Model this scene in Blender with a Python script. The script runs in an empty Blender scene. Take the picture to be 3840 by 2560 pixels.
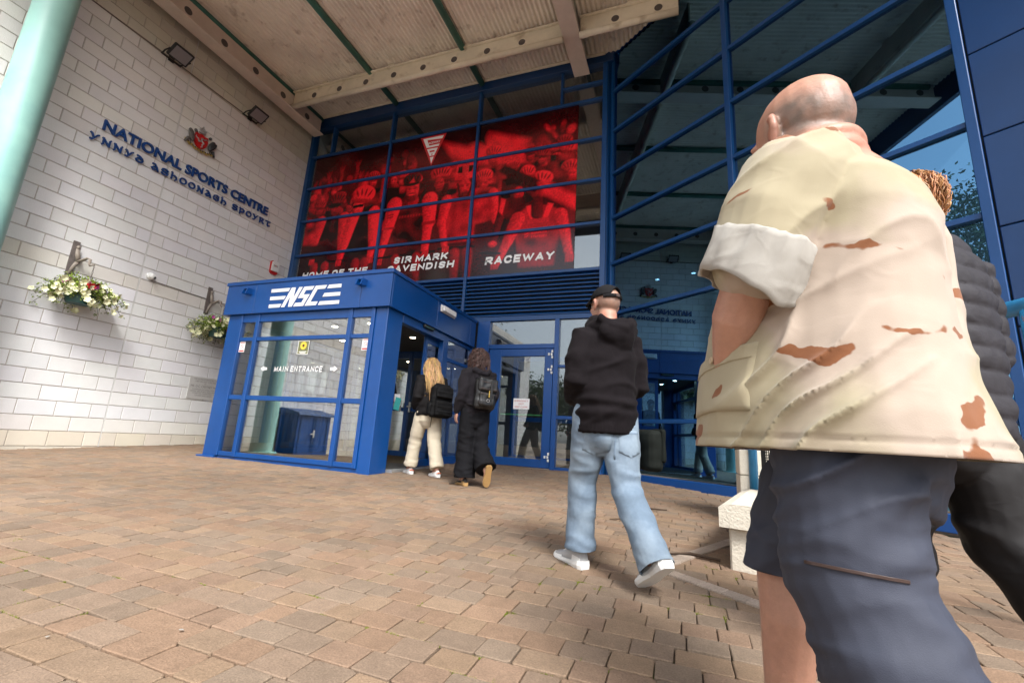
import bpy, bmesh, math, random
import numpy as np
from mathutils import Vector, Matrix
from math import sin, cos, tan, pi, radians, hypot, atan2
random.seed(7); RNG = np.random.default_rng(7)
SC = bpy.context.scene; COL = SC.collection

# ------------------------------------------------------------------ camera
CAM = np.array([9.016, -7.8628, 0.5177]); FPX = 1679.74
CR = np.array([[0.935958330195212, 0.3470525831665502, 0.05946855182039712],
               [-0.019686445222822323, 0.22020493724221715, -0.9752549561466684],
               [-0.3515600204981779, 0.9116272758817476, 0.2129348770299143]])  # right, down, forward
cd = bpy.data.cameras.new('camera'); cam = bpy.data.objects.new('camera', cd); COL.objects.link(cam)
cd.sensor_width = 36; cd.lens = FPX * 36 / 3840; cd.clip_start = 0.05; cd.clip_end = 2000
mw = Matrix.Identity(4)
for i in range(3):
    mw[i][0] = CR[0][i]; mw[i][1] = -CR[1][i]; mw[i][2] = -CR[2][i]; mw[i][3] = CAM[i]
cam.matrix_world = mw; SC.camera = cam

# ------------------------------------------------------------------ sky, sun, exposure
SUN_EL, SUN_AZ = 49, 141          # degrees; azimuth of the sun measured from +Y clockwise towards +X
W = bpy.data.worlds.new('World'); SC.world = W; W.use_nodes = True
nt = W.node_tree; nt.nodes.clear()
out = nt.nodes.new('ShaderNodeOutputWorld'); bg = nt.nodes.new('ShaderNodeBackground'); bg.inputs[1].default_value = 0.12
sky = nt.nodes.new('ShaderNodeTexSky'); sky.sky_type = 'NISHITA'; sky.sun_disc = False
sky.sun_elevation = radians(SUN_EL); sky.sun_rotation = radians(SUN_AZ); sky.dust_density = 3.0; sky.air_density = 1.0
hs = nt.nodes.new('ShaderNodeHueSaturation'); hs.inputs['Saturation'].default_value = 0.30; hs.inputs['Value'].default_value = 1.0
tc = nt.nodes.new('ShaderNodeTexCoord'); ns = nt.nodes.new('ShaderNodeTexNoise'); ns.inputs['Scale'].default_value = 2.2; ns.inputs['Detail'].default_value = 5
cr = nt.nodes.new('ShaderNodeValToRGB'); cr.color_ramp.elements[0].position = .38; cr.color_ramp.elements[0].color = (.86, .89, .94, 1); cr.color_ramp.elements[1].position = .62; cr.color_ramp.elements[1].color = (1.12, 1.10, 1.08, 1)
mx = nt.nodes.new('ShaderNodeMixRGB'); mx.blend_type = 'MULTIPLY'; mx.inputs[0].default_value = 1
L = nt.links.new
L(sky.outputs[0], hs.inputs['Color']); L(tc.outputs['Generated'], ns.inputs['Vector']); L(ns.outputs['Fac'], cr.inputs[0])
L(hs.outputs[0], mx.inputs[1]); L(cr.outputs[0], mx.inputs[2]); L(mx.outputs[0], bg.inputs[0]); L(bg.outputs[0], out.inputs[0])
sd = bpy.data.lights.new('sun', 'SUN'); sd.energy = 1.5; sd.angle = radians(16); sd.color = (1.0, .97, .93)
so = bpy.data.objects.new('sun', sd); COL.objects.link(so); so.location = (6, -20, 20)
sv = Vector((sin(radians(SUN_AZ)) * cos(radians(SUN_EL)), cos(radians(SUN_AZ)) * cos(radians(SUN_EL)), sin(radians(SUN_EL))))
so.rotation_euler = sv.to_track_quat('Z', 'Y').to_euler()
VS = SC.view_settings; VS.view_transform = 'Standard'; VS.look = 'None'; VS.exposure = 1.68; VS.gamma = 1; VS.use_curve_mapping = False
SC.cycles.max_bounces = 10; SC.cycles.transparent_max_bounces = 24; SC.cycles.glossy_bounces = 5; SC.cycles.use_denoising = True
SC.cycles.caustics_reflective = False; SC.cycles.caustics_refractive = False

# ------------------------------------------------------------------ helpers
def gz(x, y):                      # the forecourt falls gently away from the building
    y = max(y, -14.0); return 0.11 + 0.037 * y - 0.009 * min(max(x, -5), 20)
def project(p):
    q = CR @ (np.asarray(p, float) - CAM)
    return (1920 + FPX * q[0] / q[2], 1280 + FPX * q[1] / q[2]) if q[2] > .05 else None

def NODES(m):
    m.use_nodes = True; t = m.node_tree; t.nodes.clear()
    o = t.nodes.new('ShaderNodeOutputMaterial'); return t, o
MATS = {}
def M(name, col, rough=.6, metal=0., var=.12, vs=3., bump=0., bs=40., spec=.5, tint=None, col2=None, mixs=2., mixlo=.45, mixhi=.6, det=6, sheen=0., coord='Object', speck=0., sss=0., aniso=None):
    """procedural Principled material: base colour broken up by noise, optional second colour, vertex tint and bump"""
    if name in MATS: return MATS[name]
    m = bpy.data.materials.new(name); t, o = NODES(m); N = t.nodes.new; L = t.links.new
    b = N('ShaderNodeBsdfPrincipled'); L(b.outputs[0], o.inputs[0])
    b.inputs['Roughness'].default_value = rough; b.inputs['Metallic'].default_value = metal
    b.inputs['Specular IOR Level'].default_value = spec
    if sheen: b.inputs['Sheen Weight'].default_value = sheen; b.inputs['Sheen Roughness'].default_value = .5
    if sss: b.inputs['Subsurface Weight'].default_value = sss; b.inputs['Subsurface Radius'].default_value = (.012, .004, .002); b.inputs['Subsurface Scale'].default_value = 1
    c = N('ShaderNodeTexCoord'); src = c.outputs[coord]
    if aniso:
        mp = N('ShaderNodeMapping'); mp.inputs['Scale'].default_value = aniso; L(src, mp.inputs[0]); src = mp.outputs[0]
    rgb = N('ShaderNodeRGB'); rgb.outputs[0].default_value = (*col, 1); cur = rgb.outputs[0]
    if tint:
        at = N('ShaderNodeAttribute'); at.attribute_name = tint
        mm = N('ShaderNodeMixRGB'); mm.blend_type = 'MULTIPLY'; mm.inputs[0].default_value = 1; L(cur, mm.inputs[1]); L(at.outputs['Color'], mm.inputs[2]); cur = mm.outputs[0]
    if col2:
        n2 = N('ShaderNodeTexNoise'); n2.inputs['Scale'].default_value = mixs; n2.inputs['Detail'].default_value = det; L(src, n2.inputs['Vector'])
        r2 = N('ShaderNodeMapRange'); r2.inputs[1].default_value = mixlo; r2.inputs[2].default_value = mixhi; L(n2.outputs['Fac'], r2.inputs[0])
        mm = N('ShaderNodeMixRGB'); L(r2.outputs[0], mm.inputs[0]); L(cur, mm.inputs[1]); mm.inputs[2].default_value = (*col2, 1); cur = mm.outputs[0]
    if var:
        n1 = N('ShaderNodeTexNoise'); n1.inputs['Scale'].default_value = vs; n1.inputs['Detail'].default_value = 8; n1.inputs['Roughness'].default_value = .65; L(src, n1.inputs['Vector'])
        r1 = N('ShaderNodeMapRange'); r1.inputs[1].default_value = .25; r1.inputs[2].default_value = .75; r1.inputs[3].default_value = 1 - var; r1.inputs[4].default_value = 1 + var; L(n1.outputs['Fac'], r1.inputs[0])
        mm = N('ShaderNodeVectorMath'); mm.operation = 'SCALE'; L(cur, mm.inputs[0]); L(r1.outputs[0], mm.inputs['Scale']); cur = mm.outputs[0]
    if speck:
        n3 = N('ShaderNodeTexNoise'); n3.inputs['Scale'].default_value = 160; n3.inputs['Detail'].default_value = 2; L(src, n3.inputs['Vector'])
        r3 = N('ShaderNodeMapRange'); r3.inputs[1].default_value = .3; r3.inputs[2].default_value = .7; r3.inputs[3].default_value = 1 - speck; r3.inputs[4].default_value = 1 + speck; L(n3.outputs['Fac'], r3.inputs[0])
        mm = N('ShaderNodeVectorMath'); mm.operation = 'SCALE'; L(cur, mm.inputs[0]); L(r3.outputs[0], mm.inputs['Scale']); cur = mm.outputs[0]
    L(cur, b.inputs['Base Color'])
    if bump:
        nb = N('ShaderNodeTexNoise'); nb.inputs['Scale'].default_value = bs; nb.inputs['Detail'].default_value = 5; L(src, nb.inputs['Vector'])
        bp = N('ShaderNodeBump'); bp.inputs['Strength'].default_value = bump; bp.inputs['Distance'].default_value = .01; L(nb.outputs['Fac'], bp.inputs['Height']); L(bp.outputs[0], b.inputs['Normal'])
    MATS[name] = m; return m
def glass(name, tint=(.55, .62, .62), refl=.16, rcol=(1, 1, 1), power=4., wav=0., rough=.0):
    """pane: see-through tint with a Fresnel-weighted mirror coat, slightly wavy as float glass is"""
    m = bpy.data.materials.new(name); t, o = NODES(m); N = t.nodes.new; L = t.links.new
    tr = N('ShaderNodeBsdfTransparent'); tr.inputs[0].default_value = (*tint, 1)
    gl = N('ShaderNodeBsdfGlossy'); gl.inputs[0].default_value = (*rcol, 1); gl.inputs['Roughness'].default_value = rough
    lw = N('ShaderNodeLayerWeight'); lw.inputs[0].default_value = .5
    pw = N('ShaderNodeMath'); pw.operation = 'POWER'; L(lw.outputs['Facing'], pw.inputs[0]); pw.inputs[1].default_value = power
    ma = N('ShaderNodeMapRange'); ma.inputs[3].default_value = refl; ma.inputs[4].default_value = .95; L(pw.outputs[0], ma.inputs[0])
    mix = N('ShaderNodeMixShader'); L(ma.outputs[0], mix.inputs[0]); L(tr.outputs[0], mix.inputs[1]); L(gl.outputs[0], mix.inputs[2]); L(mix.outputs[0], o.inputs[0])
    if wav:
        c = N('ShaderNodeNewGeometry'); n = N('ShaderNodeTexNoise'); n.inputs['Scale'].default_value = .9; n.inputs['Detail'].default_value = 1; L(c.outputs['Position'], n.inputs['Vector'])
        bp = N('ShaderNodeBump'); bp.inputs['Strength'].default_value = wav; bp.inputs['Distance'].default_value = .05; L(n.outputs['Fac'], bp.inputs['Height']); L(bp.outputs[0], gl.inputs['Normal'])
    MATS[name] = m; return m
def emit(name, col, s):
    m = bpy.data.materials.new(name); t, o = NODES(m); e = t.nodes.new('ShaderNodeEmission'); e.inputs[0].default_value = (*col, 1); e.inputs[1].default_value = s
    t.links.new(e.outputs[0], o.inputs[0]); return m

def origin_of(o):
    v = Vector((0, 0, 0))
    while o is not None: v += o.location; o = o.parent
    return v
def mk(name, verts, faces, mat, parent=None, smooth=False, loc=None, tint=None):
    """one mesh object; verts in world space (they are moved to the parent's space)"""
    off = np.array(origin_of(parent)) if parent else np.zeros(3)
    V = np.asarray(verts, float).reshape(-1, 3)
    l = np.zeros(3)
    if loc is not None: l = np.asarray(loc, float) - off
    V = V - off - l
    me = bpy.data.meshes.new(name); me.from_pydata(V.tolist(), [], [list(f) for f in faces])
    if mat: me.materials.append(mat)
    if smooth: me.shade_smooth()
    if tint is not None: set_tint(me, tint)
    o = bpy.data.objects.new(name, me); COL.objects.link(o); o.location = l
    if parent: o.parent = parent
    return o
def set_tint(me, cols):
    a = me.color_attributes.new('tint', 'FLOAT_COLOR', 'POINT')
    c = np.ones((len(me.vertices), 4)); c[:, :3] = cols; a.data.foreach_set('color', c.ravel())
def thing(name, label, cat, loc, group=None):
    o = bpy.data.objects.new(name, None); COL.objects.link(o); o.location = loc; o.empty_display_size = .1
    o['label'] = label; o['category'] = cat
    if group: o['group'] = group
    return o
def tag(o, label, cat, group=None):
    o['label'] = label; o['category'] = cat
    if group: o['group'] = group
    return o
def structure(o): o['kind'] = 'structure'; return o
def copy_tree(o, parent=None):
    c = o.copy(); COL.objects.link(c); c.parent = parent
    for ch in list(o.children): copy_tree(ch, c)
    return c
class MB:
    """collects primitives in world space, then builds ONE mesh object"""
    def __init__(s): s.v = []; s.f = []; s.n = 0
    def add(s, v, f):
        v = np.asarray(v, float).reshape(-1, 3); s.v.append(v); s.f += [[i + s.n for i in q] for q in f]; s.n += len(v); return s
    def box(s, lo, hi, M3=None, org=None, bev=0.):
        lo = np.array(lo, float); hi = np.array(hi, float)
        if bev > 0:
            b = min(bev, .49 * float(np.min(hi - lo))); P = []
            for sx in (0, 1):
                for sy in (0, 1):
                    for sz in (0, 1):
                        c = np.where([sx, sy, sz], hi, lo); d = np.where([sx, sy, sz], -b, b)
                        for k in range(3):
                            q = c + d; q[k] = c[k]; P.append(q)
            def ix(sx, sy, sz, k): return (sx * 4 + sy * 2 + sz) * 3 + k
            F = []
            for k in range(3):
                a, c_ = (k + 1) % 3, (k + 2) % 3
                for s_ in (0, 1):
                    q = []
                    for (ua, uc) in ((0, 0), (1, 0), (1, 1), (0, 1)):
                        t = [0, 0, 0]; t[k] = s_; t[a] = ua; t[c_] = uc; q.append(ix(*t, k))
                    F.append(q if s_ else q[::-1])
            for k in range(3):
                a, c_ = (k + 1) % 3, (k + 2) % 3
                for ua in (0, 1):
                    for uc in (0, 1):
                        t0 = [0, 0, 0]; t0[a] = ua; t0[c_] = uc; t1 = list(t0); t1[k] = 1
                        q = [ix(*t0, a), ix(*t1, a), ix(*t1, c_), ix(*t0, c_)]
                        F.append(q if (ua ^ uc) else q[::-1])
            for sx in (0, 1):
                for sy in (0, 1):
                    for sz in (0, 1):
                        q = [ix(sx, sy, sz, k) for k in range(3)]; F.append(q if (sx + sy + sz) % 2 else q[::-1])
            V = np.array(P)
        else:
            V = np.array([[(lo, hi)[i][0], (lo, hi)[j][1], (lo, hi)[k][2]] for i in (0, 1) for j in (0, 1) for k in (0, 1)])
            F = [[0, 1, 3, 2], [4, 6, 7, 5], [0, 4, 5, 1], [2, 3, 7, 6], [0, 2, 6, 4], [1, 5, 7, 3]]
        if M3 is not None: V = V @ np.array(M3)
        if org is not None: V = V + np.array(org)
        return s.add(V, F)
    def tube(s, pts, r, n=8, closed=False, cap=True, flat=None):
        pts = np.asarray(pts, float); m = len(pts); r = np.broadcast_to(np.asarray(r, float), (m,))
        T = np.gradient(pts, axis=0) if not closed else np.roll(pts, -1, 0) - np.roll(pts, 1, 0)
        T /= np.linalg.norm(T, axis=1)[:, None] + 1e-12
        ref = np.array([0, 0, 1.]) if abs(T[0][2]) < .9 else np.array([1., 0, 0]); V = []; u = np.cross(T[0], ref); u /= np.linalg.norm(u)
        for i in range(m):
            u = u - T[i] * (u @ T[i]); u /= np.linalg.norm(u) + 1e-12; w = np.cross(T[i], u)
            for k in range(n):
                a = 2 * pi * k / n; V.append(pts[i] + r[i] * (cos(a) * u + sin(a) * w * (flat or 1)))
        F = [[i * n + k, i * n + (k + 1) % n, ((i + 1) % m) * n + (k + 1) % n, ((i + 1) % m) * n + k] for i in range(m if closed else m - 1) for k in range(n)]
        F = [q[::-1] for q in F]
        if cap and not closed: F += [list(range(n)), list(range((m - 1) * n, m * n))[::-1]]
        return s.add(V, F)
    def lathe(s, prof, c, n=20, axis='z'):
        V = []; m = len(prof)
        for (r, h) in prof:
            for k in range(n):
                a = 2 * pi * k / n; V.append((c[0] + r * cos(a), c[1] + r * sin(a), c[2] + h) if axis == 'z' else ((c[0] + h, c[1] + r * cos(a), c[2] + r * sin(a)) if axis == 'x' else (c[0] + r * sin(a), c[1] + h, c[2] + r * cos(a))))
        F = [[i * n + k, i * n + (k + 1) % n, (i + 1) * n + (k + 1) % n, (i + 1) * n + k] for i in range(m - 1) for k in range(n)]
        F += [list(range(n))[::-1], list(range((m - 1) * n, m * n))]
        return s.add(V, F)
    def ell(s, c, r, n=12, m=8, M3=None):
        V = []; F = []
        for i in range(m + 1):
            th = pi * i / m
            for k in range(n):
                a = 2 * pi * k / n; V.append((r[0] * sin(th) * cos(a), r[1] * sin(th) * sin(a), r[2] * cos(th)))
        V = np.array(V)
        if M3 is not None: V = V @ np.array(M3)
        for i in range(m):
            for k in range(n): F.append([(i + 1) * n + k, (i + 1) * n + (k + 1) % n, i * n + (k + 1) % n, i * n + k])
        return s.add(V + np.array(c), F)
    def prism(s, poly, org, u, v, w, d):
        """2-D polygon extruded by d along w; poly in (u, v) coordinates from org"""
        org, u, v, w = (np.array(a, float) for a in (org, u, v, w)); n = len(poly)
        A = [org + u * a + v * b for a, b in poly]; B = [p + w * d for p in A]
        F = [[i, (i + 1) % n, n + (i + 1) % n, n + i] for i in range(n)] + [list(range(n))[::-1], list(range(n, 2 * n))]
        return s.add(A + B, F)
    def build(s, name, mat, parent=None, smooth=False, loc=None, fix=False, tri=False):
        o = mk(name, np.concatenate(s.v), s.f, mat, parent, smooth, loc)
        if fix or tri:
            bm = bmesh.new(); bm.from_mesh(o.data)
            if tri: bmesh.ops.triangulate(bm, faces=[f for f in bm.faces if len(f.verts) > 4])
            bmesh.ops.recalc_face_normals(bm, faces=bm.faces); bm.to_mesh(o.data); bm.free()
            if smooth: o.data.shade_smooth()
        return o
def box(name, lo, hi, mat, parent=None, bev=0., M3=None, org=None, loc=None):
    return MB().box(lo, hi, M3, org, bev).build(name, mat, parent, loc=loc)
def text_mesh(body, size, bold=0., shear=0., depth=.01, space=1., align='LEFT', lsp=1.):
    c = bpy.data.curves.new('lettering', 'FONT'); c.body = body; c.size = size; c.offset = bold; c.shear = shear; c.extrude = depth / 2; c.space_character = space; c.align_x = align; c.space_line = lsp; c.resolution_u = 4
    o = bpy.data.objects.new('lettering', c); COL.objects.link(o); dg = bpy.context.evaluated_depsgraph_get()
    me = bpy.data.meshes.new_from_object(o.evaluated_get(dg)); bpy.data.objects.remove(o); bpy.data.curves.remove(c)
    V = np.zeros(len(me.vertices) * 3); me.vertices.foreach_get('co', V); V = V.reshape(-1, 3); F = [list(p.vertices) for p in me.polygons]; bpy.data.meshes.remove(me)
    return V, F
def place_text(body, org, u, v, mat, name, parent=None, width=None, height=None, **k):
    """lettering fitted to width x height metres, standing on org, reading along u, up v"""
    V, F = text_mesh(body, 1., **k); org, u, v = (np.array(a, float) for a in (org, u, v)); w = np.cross(u, v)
    lo = V.min(0); hi = V.max(0); sx = (width / (hi[0] - lo[0])) if width else None; sy = (height / (hi[1] - lo[1])) if height else sx
    if sx is None: sx = sy
    P = org + np.outer((V[:, 0] - lo[0]) * sx, u) + np.outer((V[:, 1] - lo[1]) * sy, v) + np.outer(V[:, 2] - lo[2], w)
    return mk(name, P, F, mat, parent)

STROKES = {   # bold block capitals as thick strokes on a 0..1 x 0..1 cell: polylines, optional arcs
 'A': [[(0, 0), (.5, 1)], [(.5, 1), (1, 0)], [(.22, .27), (.78, .27)]], 'C': [[(.98, .78), (.80, .96), (.5, 1), (.2, .93), (.03, .7), (.0, .5), (.03, .3), (.2, .07), (.5, 0), (.80, .04), (.98, .22)]], 'D': [[(0, 0), (0, 1), (.55, 1), (.85, .88), (1, .65), (1, .35), (.85, .12), (.55, 0), (0, 0)]], 'E': [[(1, 1), (0, 1), (0, 0), (1, 0)], [(0, .5), (.9, .5)]], 'F': [[(1, 1), (0, 1), (0, 0)], [(0, .47), (.88, .47)]], 'H': [[(0, 0), (0, 1)], [(1, 0), (1, 1)], [(0, .5), (1, .5)]], 'I': [[(.5, 0), (.5, 1)]], 'K': [[(0, 0), (0, 1)], [(1, 1), (.12, .42)], [(.38, .60), (1, 0)]], 'M': [[(0, 0), (0, 1), (.5, .15), (1, 1), (1, 0)]], 'N': [[(0, 0), (0, 1), (1, 0), (1, 1)]], 'O': [[(.5, 1), (.18, .92), (.0, .65), (.0, .35), (.18, .08), (.5, 0), (.82, .08), (1, .35), (1, .65), (.82, .92), (.5, 1)]], 'R': [[(0, 0), (0, 1), (.68, 1), (.95, .88), (.95, .60), (.68, .46), (0, .46)], [(.50, .44), (1, 0)]], 'S': [[(.96, .80), (.75, .97), (.4, 1), (.08, .9), (.05, .66), (.3, .54), (.7, .46), (.95, .34), (.92, .1), (.6, 0), (.25, .03), (.03, .2)]], 'T': [[(.5, 0), (.5, 1)], [(0, 1), (1, 1)]], 'V': [[(0, 1), (.5, 0), (1, 1)]], 'W': [[(0, 1), (.25, 0), (.5, .9), (.75, 0), (1, 1)]], 'Y': [[(0, 1), (.5, .45), (1, 1)], [(.5, .45), (.5, 0)]]}
WID = {'I': .35, 'M': 1.2, 'W': 1.45, 'E': .85, 'F': .82, 'S': .95, 'T': .95}
STROKES.update({'y': [[(0, 1), (.16, .94), (.46, .36)], [(1, 1), (.82, .90), (.30, .0), (.08, .02)]], 'n': [[(.05, 0), (.14, .12), (.10, 1), (.0, 1)], [(.10, .98), (.90, .04)], [(1, 1.02), (.92, .88), (.92, .0)]], 'd': [[(.12, 1.04), (.50, .96), (.85, .72), (1, .40), (.86, .12), (.5, 0), (.14, .12), (.0, .36), (.16, .58), (.5, .66), (.92, .52)]], 'a': [[(.10, .98), (.42, 1.0), (.78, .55), (1.02, .0)], [(.72, .55), (.28, .50), (.04, .26), (.26, .02), (.86, .20)]], 'h': [[(.02, 1.16), (.12, 1.06), (.12, .0)], [(.12, .52), (.5, .70), (.88, .54), (.96, .22), (.74, -.06)]], 'g': [[(.96, .84), (.55, 1), (.12, .82), (.0, .46), (.18, .12), (.6, 0), (.94, .14), (.94, .50), (.55, .50)]], 'p': [[(.0, .98), (.12, .88), (.12, -.22)], [(.12, .84), (.6, .94), (.98, .64), (.8, .26), (.14, .20)]], 't': [[(0, .94), (.2, 1.0), (1, 1)], [(.5, .97), (.42, .3), (.6, .02), (.98, .12)]], 'r': [[(.0, 1), (.12, .94), (.12, 0)], [(.12, 1), (.62, 1), (.86, .78), (.60, .54), (.14, .50)], [(.45, .50), (1, 0)]], 's': STROKES['S'], 'o': STROKES['O']})
def ribbon(P, th, closed):
    n = len(P); A_ = []; B_ = []
    for i in range(n):
        a = P[i] - P[i - 1] if i else (P[0] - P[-2] if closed else P[1] - P[0]); b = P[i + 1] - P[i] if i < n - 1 else (P[1] - P[0] if closed else P[-1] - P[-2]); a = a / np.linalg.norm(a); b = b / np.linalg.norm(b); t = a + b; t = t / (np.linalg.norm(t) + 1e-9); nn = np.array([-t[1], t[0]]); c = max(.45, nn @ np.array([-a[1], a[0]])); A_.append(P[i] + nn * th / 2 / c); B_.append(P[i] - nn * th / 2 / c)
    return np.array(A_ + B_)
def block_text(body, org, u, v, mat, name, parent, width, height, th=.26, shear=.12, gap=.30, sp=.42, depth=0., each=False, clip=True, rise=0.):
    """block capitals built stroke by stroke as mitred ribbons, each stroke a hair prouder than the last; depth makes raised letters"""
    org, u, v = (np.array(a, float) for a in (org, u, v)); w = np.cross(u, v); mb = MB(); x = 0.; cells = []
    for ch in body:
        if ch == ' ': x += sp; continue
        cw = WID.get(ch, 1.); cells.append((ch, x, cw)); x += cw + gap + th * .4
    tot = x - gap; k = 0
    for ch, x0, cw in cells:
        for pl in STROKES[ch]:
            P = np.array([(x0 + th / 2 + a * max(cw - th * .6, .02), th / 2 + b * (1 - th)) for a, b in pl]); closed = len(pl) > 2 and pl[0] == pl[-1]
            if not closed and len(P) >= 2:
                d0 = P[0] - P[1]; P[0] = P[0] + d0 / np.linalg.norm(d0) * th * .45; d1 = P[-1] - P[-2]; P[-1] = P[-1] + d1 / np.linalg.norm(d1) * th * .45
            n = len(P); q = ribbon(P, th, closed)
            if clip: q[:, 1] = np.clip(q[:, 1], 0, 1)
            q[:, 0] = q[:, 0] + q[:, 1] * shear; V = org + np.outer(q[:, 0] * width / tot, u) + np.outer(q[:, 1] * height + rise * q[:, 0] / tot, v) + w * (.002 + .0004 * k + depth); k = (k + 1) % 5
            F = [[i, i + 1, n + i + 1, n + i] for i in range(n - 1)]
            if depth:
                N2 = 2 * n; V = np.concatenate([V, V - w * depth]); F += [[i + 1, i, i + N2, i + 1 + N2] for i in range(n - 1)] + [[n + i, n + i + 1, n + i + 1 + N2, n + i + N2] for i in range(n - 1)] + ([] if closed else [[0, n, n + N2, N2], [2 * n - 1, n - 1, n - 1 + N2, 2 * n - 1 + N2]])
            mb.add(V, F)
        if each: mb.build(name, mat, parent); mb = MB()
    if not each: return mb.build(name, mat, parent)

# smooth 3-D gradient noise for cloth folds and uneven shapes
_perm = np.random.default_rng(3).permutation(256); _perm = np.concatenate([_perm, _perm, _perm])
_grad = np.random.default_rng(4).normal(size=(256, 3)); _grad /= np.linalg.norm(_grad, axis=1)[:, None]
def pnoise(P):
    P = np.asarray(P, float); i = np.floor(P).astype(int); f = P - i; u = f * f * f * (f * (f * 6 - 15) + 10); i &= 255; r = np.zeros(len(P))
    for dx in (0, 1):
        for dy in (0, 1):
            for dz in (0, 1):
                h = _perm[_perm[_perm[i[:, 0] + dx] + i[:, 1] + dy] + i[:, 2] + dz] % 256
                w = (u[:, 0] if dx else 1 - u[:, 0]) * (u[:, 1] if dy else 1 - u[:, 1]) * (u[:, 2] if dz else 1 - u[:, 2])
                r += w * np.einsum('ij,ij->i', _grad[h], f - np.array([dx, dy, dz]))
    return r
# ------------------------------------------------------------------ materials of the place
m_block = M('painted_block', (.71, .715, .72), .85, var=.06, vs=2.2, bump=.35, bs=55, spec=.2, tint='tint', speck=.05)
m_mortar = M('mortar', (.43, .385, .345), .95, var=.2, vs=6, bump=.4, bs=60, spec=.1)
m_seal = M('sealant', (.62, .62, .60), .7, var=.1)
m_blue = M('blue_paint', (.0015, .054, .225), .36, var=.17, vs=1.6, bump=.02, bs=14, spec=.5)
m_blued = M('blue_frame', (.002, .050, .180), .38, var=.12, vs=1.5, bump=.02, bs=20, spec=.5)
m_panel = M('blue_panel', (.002, .034, .125), .35, var=.18, vs=.7, bump=.03, bs=5, spec=.5)
m_white = M('white_plastic', (.75, .75, .73), .45, var=.05)
m_letw = M('white_vinyl', (.82, .82, .82), .5, var=.02)
m_black = M('black_metal', (.015, .015, .015), .6, var=.3, bump=.2, bs=60)
m_cream = M('cream_steel', (.70, .63, .50), .6, var=.14, vs=2.5, bump=.08, bs=30, col2=(.30, .22, .14), mixs=3.2, mixlo=.58, mixhi=.80)
m_flange = M('pale_steel', (.64, .54, .46), .65, var=.12, vs=3, bump=.08, bs=30)
m_hole = M('hole_plug', (.09, .075, .07), .6, var=.2)
m_sheet = M('roof_sheet', (.80, .725, .625), .7, var=.16, vs=1.6, bump=.1, bs=50, col2=(.42, .34, .27), mixs=5.5, mixlo=.58, mixhi=.78, speck=.08)
m_teal = M('teal_paint', (.30, .55, .49), .38, var=.10, vs=1.3, bump=.03, bs=12, col2=(.24, .47, .44), mixs=1.2)
m_green = M('green_paint', (.05, .17, .13), .5, var=.2, vs=5, bump=.05, bs=40)
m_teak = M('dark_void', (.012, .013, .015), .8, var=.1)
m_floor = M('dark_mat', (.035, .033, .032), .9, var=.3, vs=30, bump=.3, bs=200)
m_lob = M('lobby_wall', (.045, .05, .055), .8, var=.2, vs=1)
m_paver = M('paver', (.215, .155, .110), .85, var=.14, vs=14, bump=.4, bs=130, spec=.2, tint='tint', speck=.16, coord='Object')
m_bed = M('joint_sand', (.095, .068, .05), .95, var=.35, vs=25, bump=.6, bs=90, spec=.1, col2=(.08, .10, .03), mixs=6, mixlo=.56, mixhi=.7)
g_w2 = glass('facade_glass', (.84, .87, .87), .13, (.95, 1, 1), 3.2, wav=.012)
g_w3 = glass('tinted_glass', (.20, .28, .31), .44, (.20, .47, .78), 2.2, wav=.012)
g_por = glass('porch_glass', (.80, .84, .84), .22, (1, 1, 1), 3.0, wav=.05)

# ------------------------------------------------------------------ ground
ys = [0.0, -14.0, -400.0]; V = []; F = []
for y in (60, 8, 0.0, -7.6, -14.0, -400.0):
    for x in (-300, -5, 20, 300): V.append((x, y, gz(x, y) - .022))
for r in range(5):
    for c in range(3): a = r * 4 + c; F.append([a, a + 4, a + 5, a + 1])
m_ground = M('tarmac_and_paving', (.20, .155, .12), .9, var=.25, vs=1.5, bump=.5, bs=60, coord='Object', col2=(.26, .20, .15), mixs=.6)
ground = structure(mk('ground', V, F, m_ground))
TH3 = radians(36); U3 = np.array([cos(TH3), -sin(TH3), 0]); N3 = np.array([sin(TH3), cos(TH3), 0]); P3 = np.array([7.85, 0, 0])   # angled facade: direction, inward normal, corner
def w3(u, d=0., z=0.): return P3 + U3 * u + N3 * d + np.array([0, 0, z])
def behind_w3(x, y): return (np.array([x, y, 0]) - P3) @ N3 > -.03
bed = structure(mk('paving', [(-.02, .05, gz(0, .05) - .013), (13.5, .05, gz(13.5, .05) - .013), (13.5, -7.75, gz(13.5, -7.75) - .013), (-.02, -7.75, gz(0, -7.75) - .013)], [[3, 2, 1, 0]], m_bed))
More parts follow.
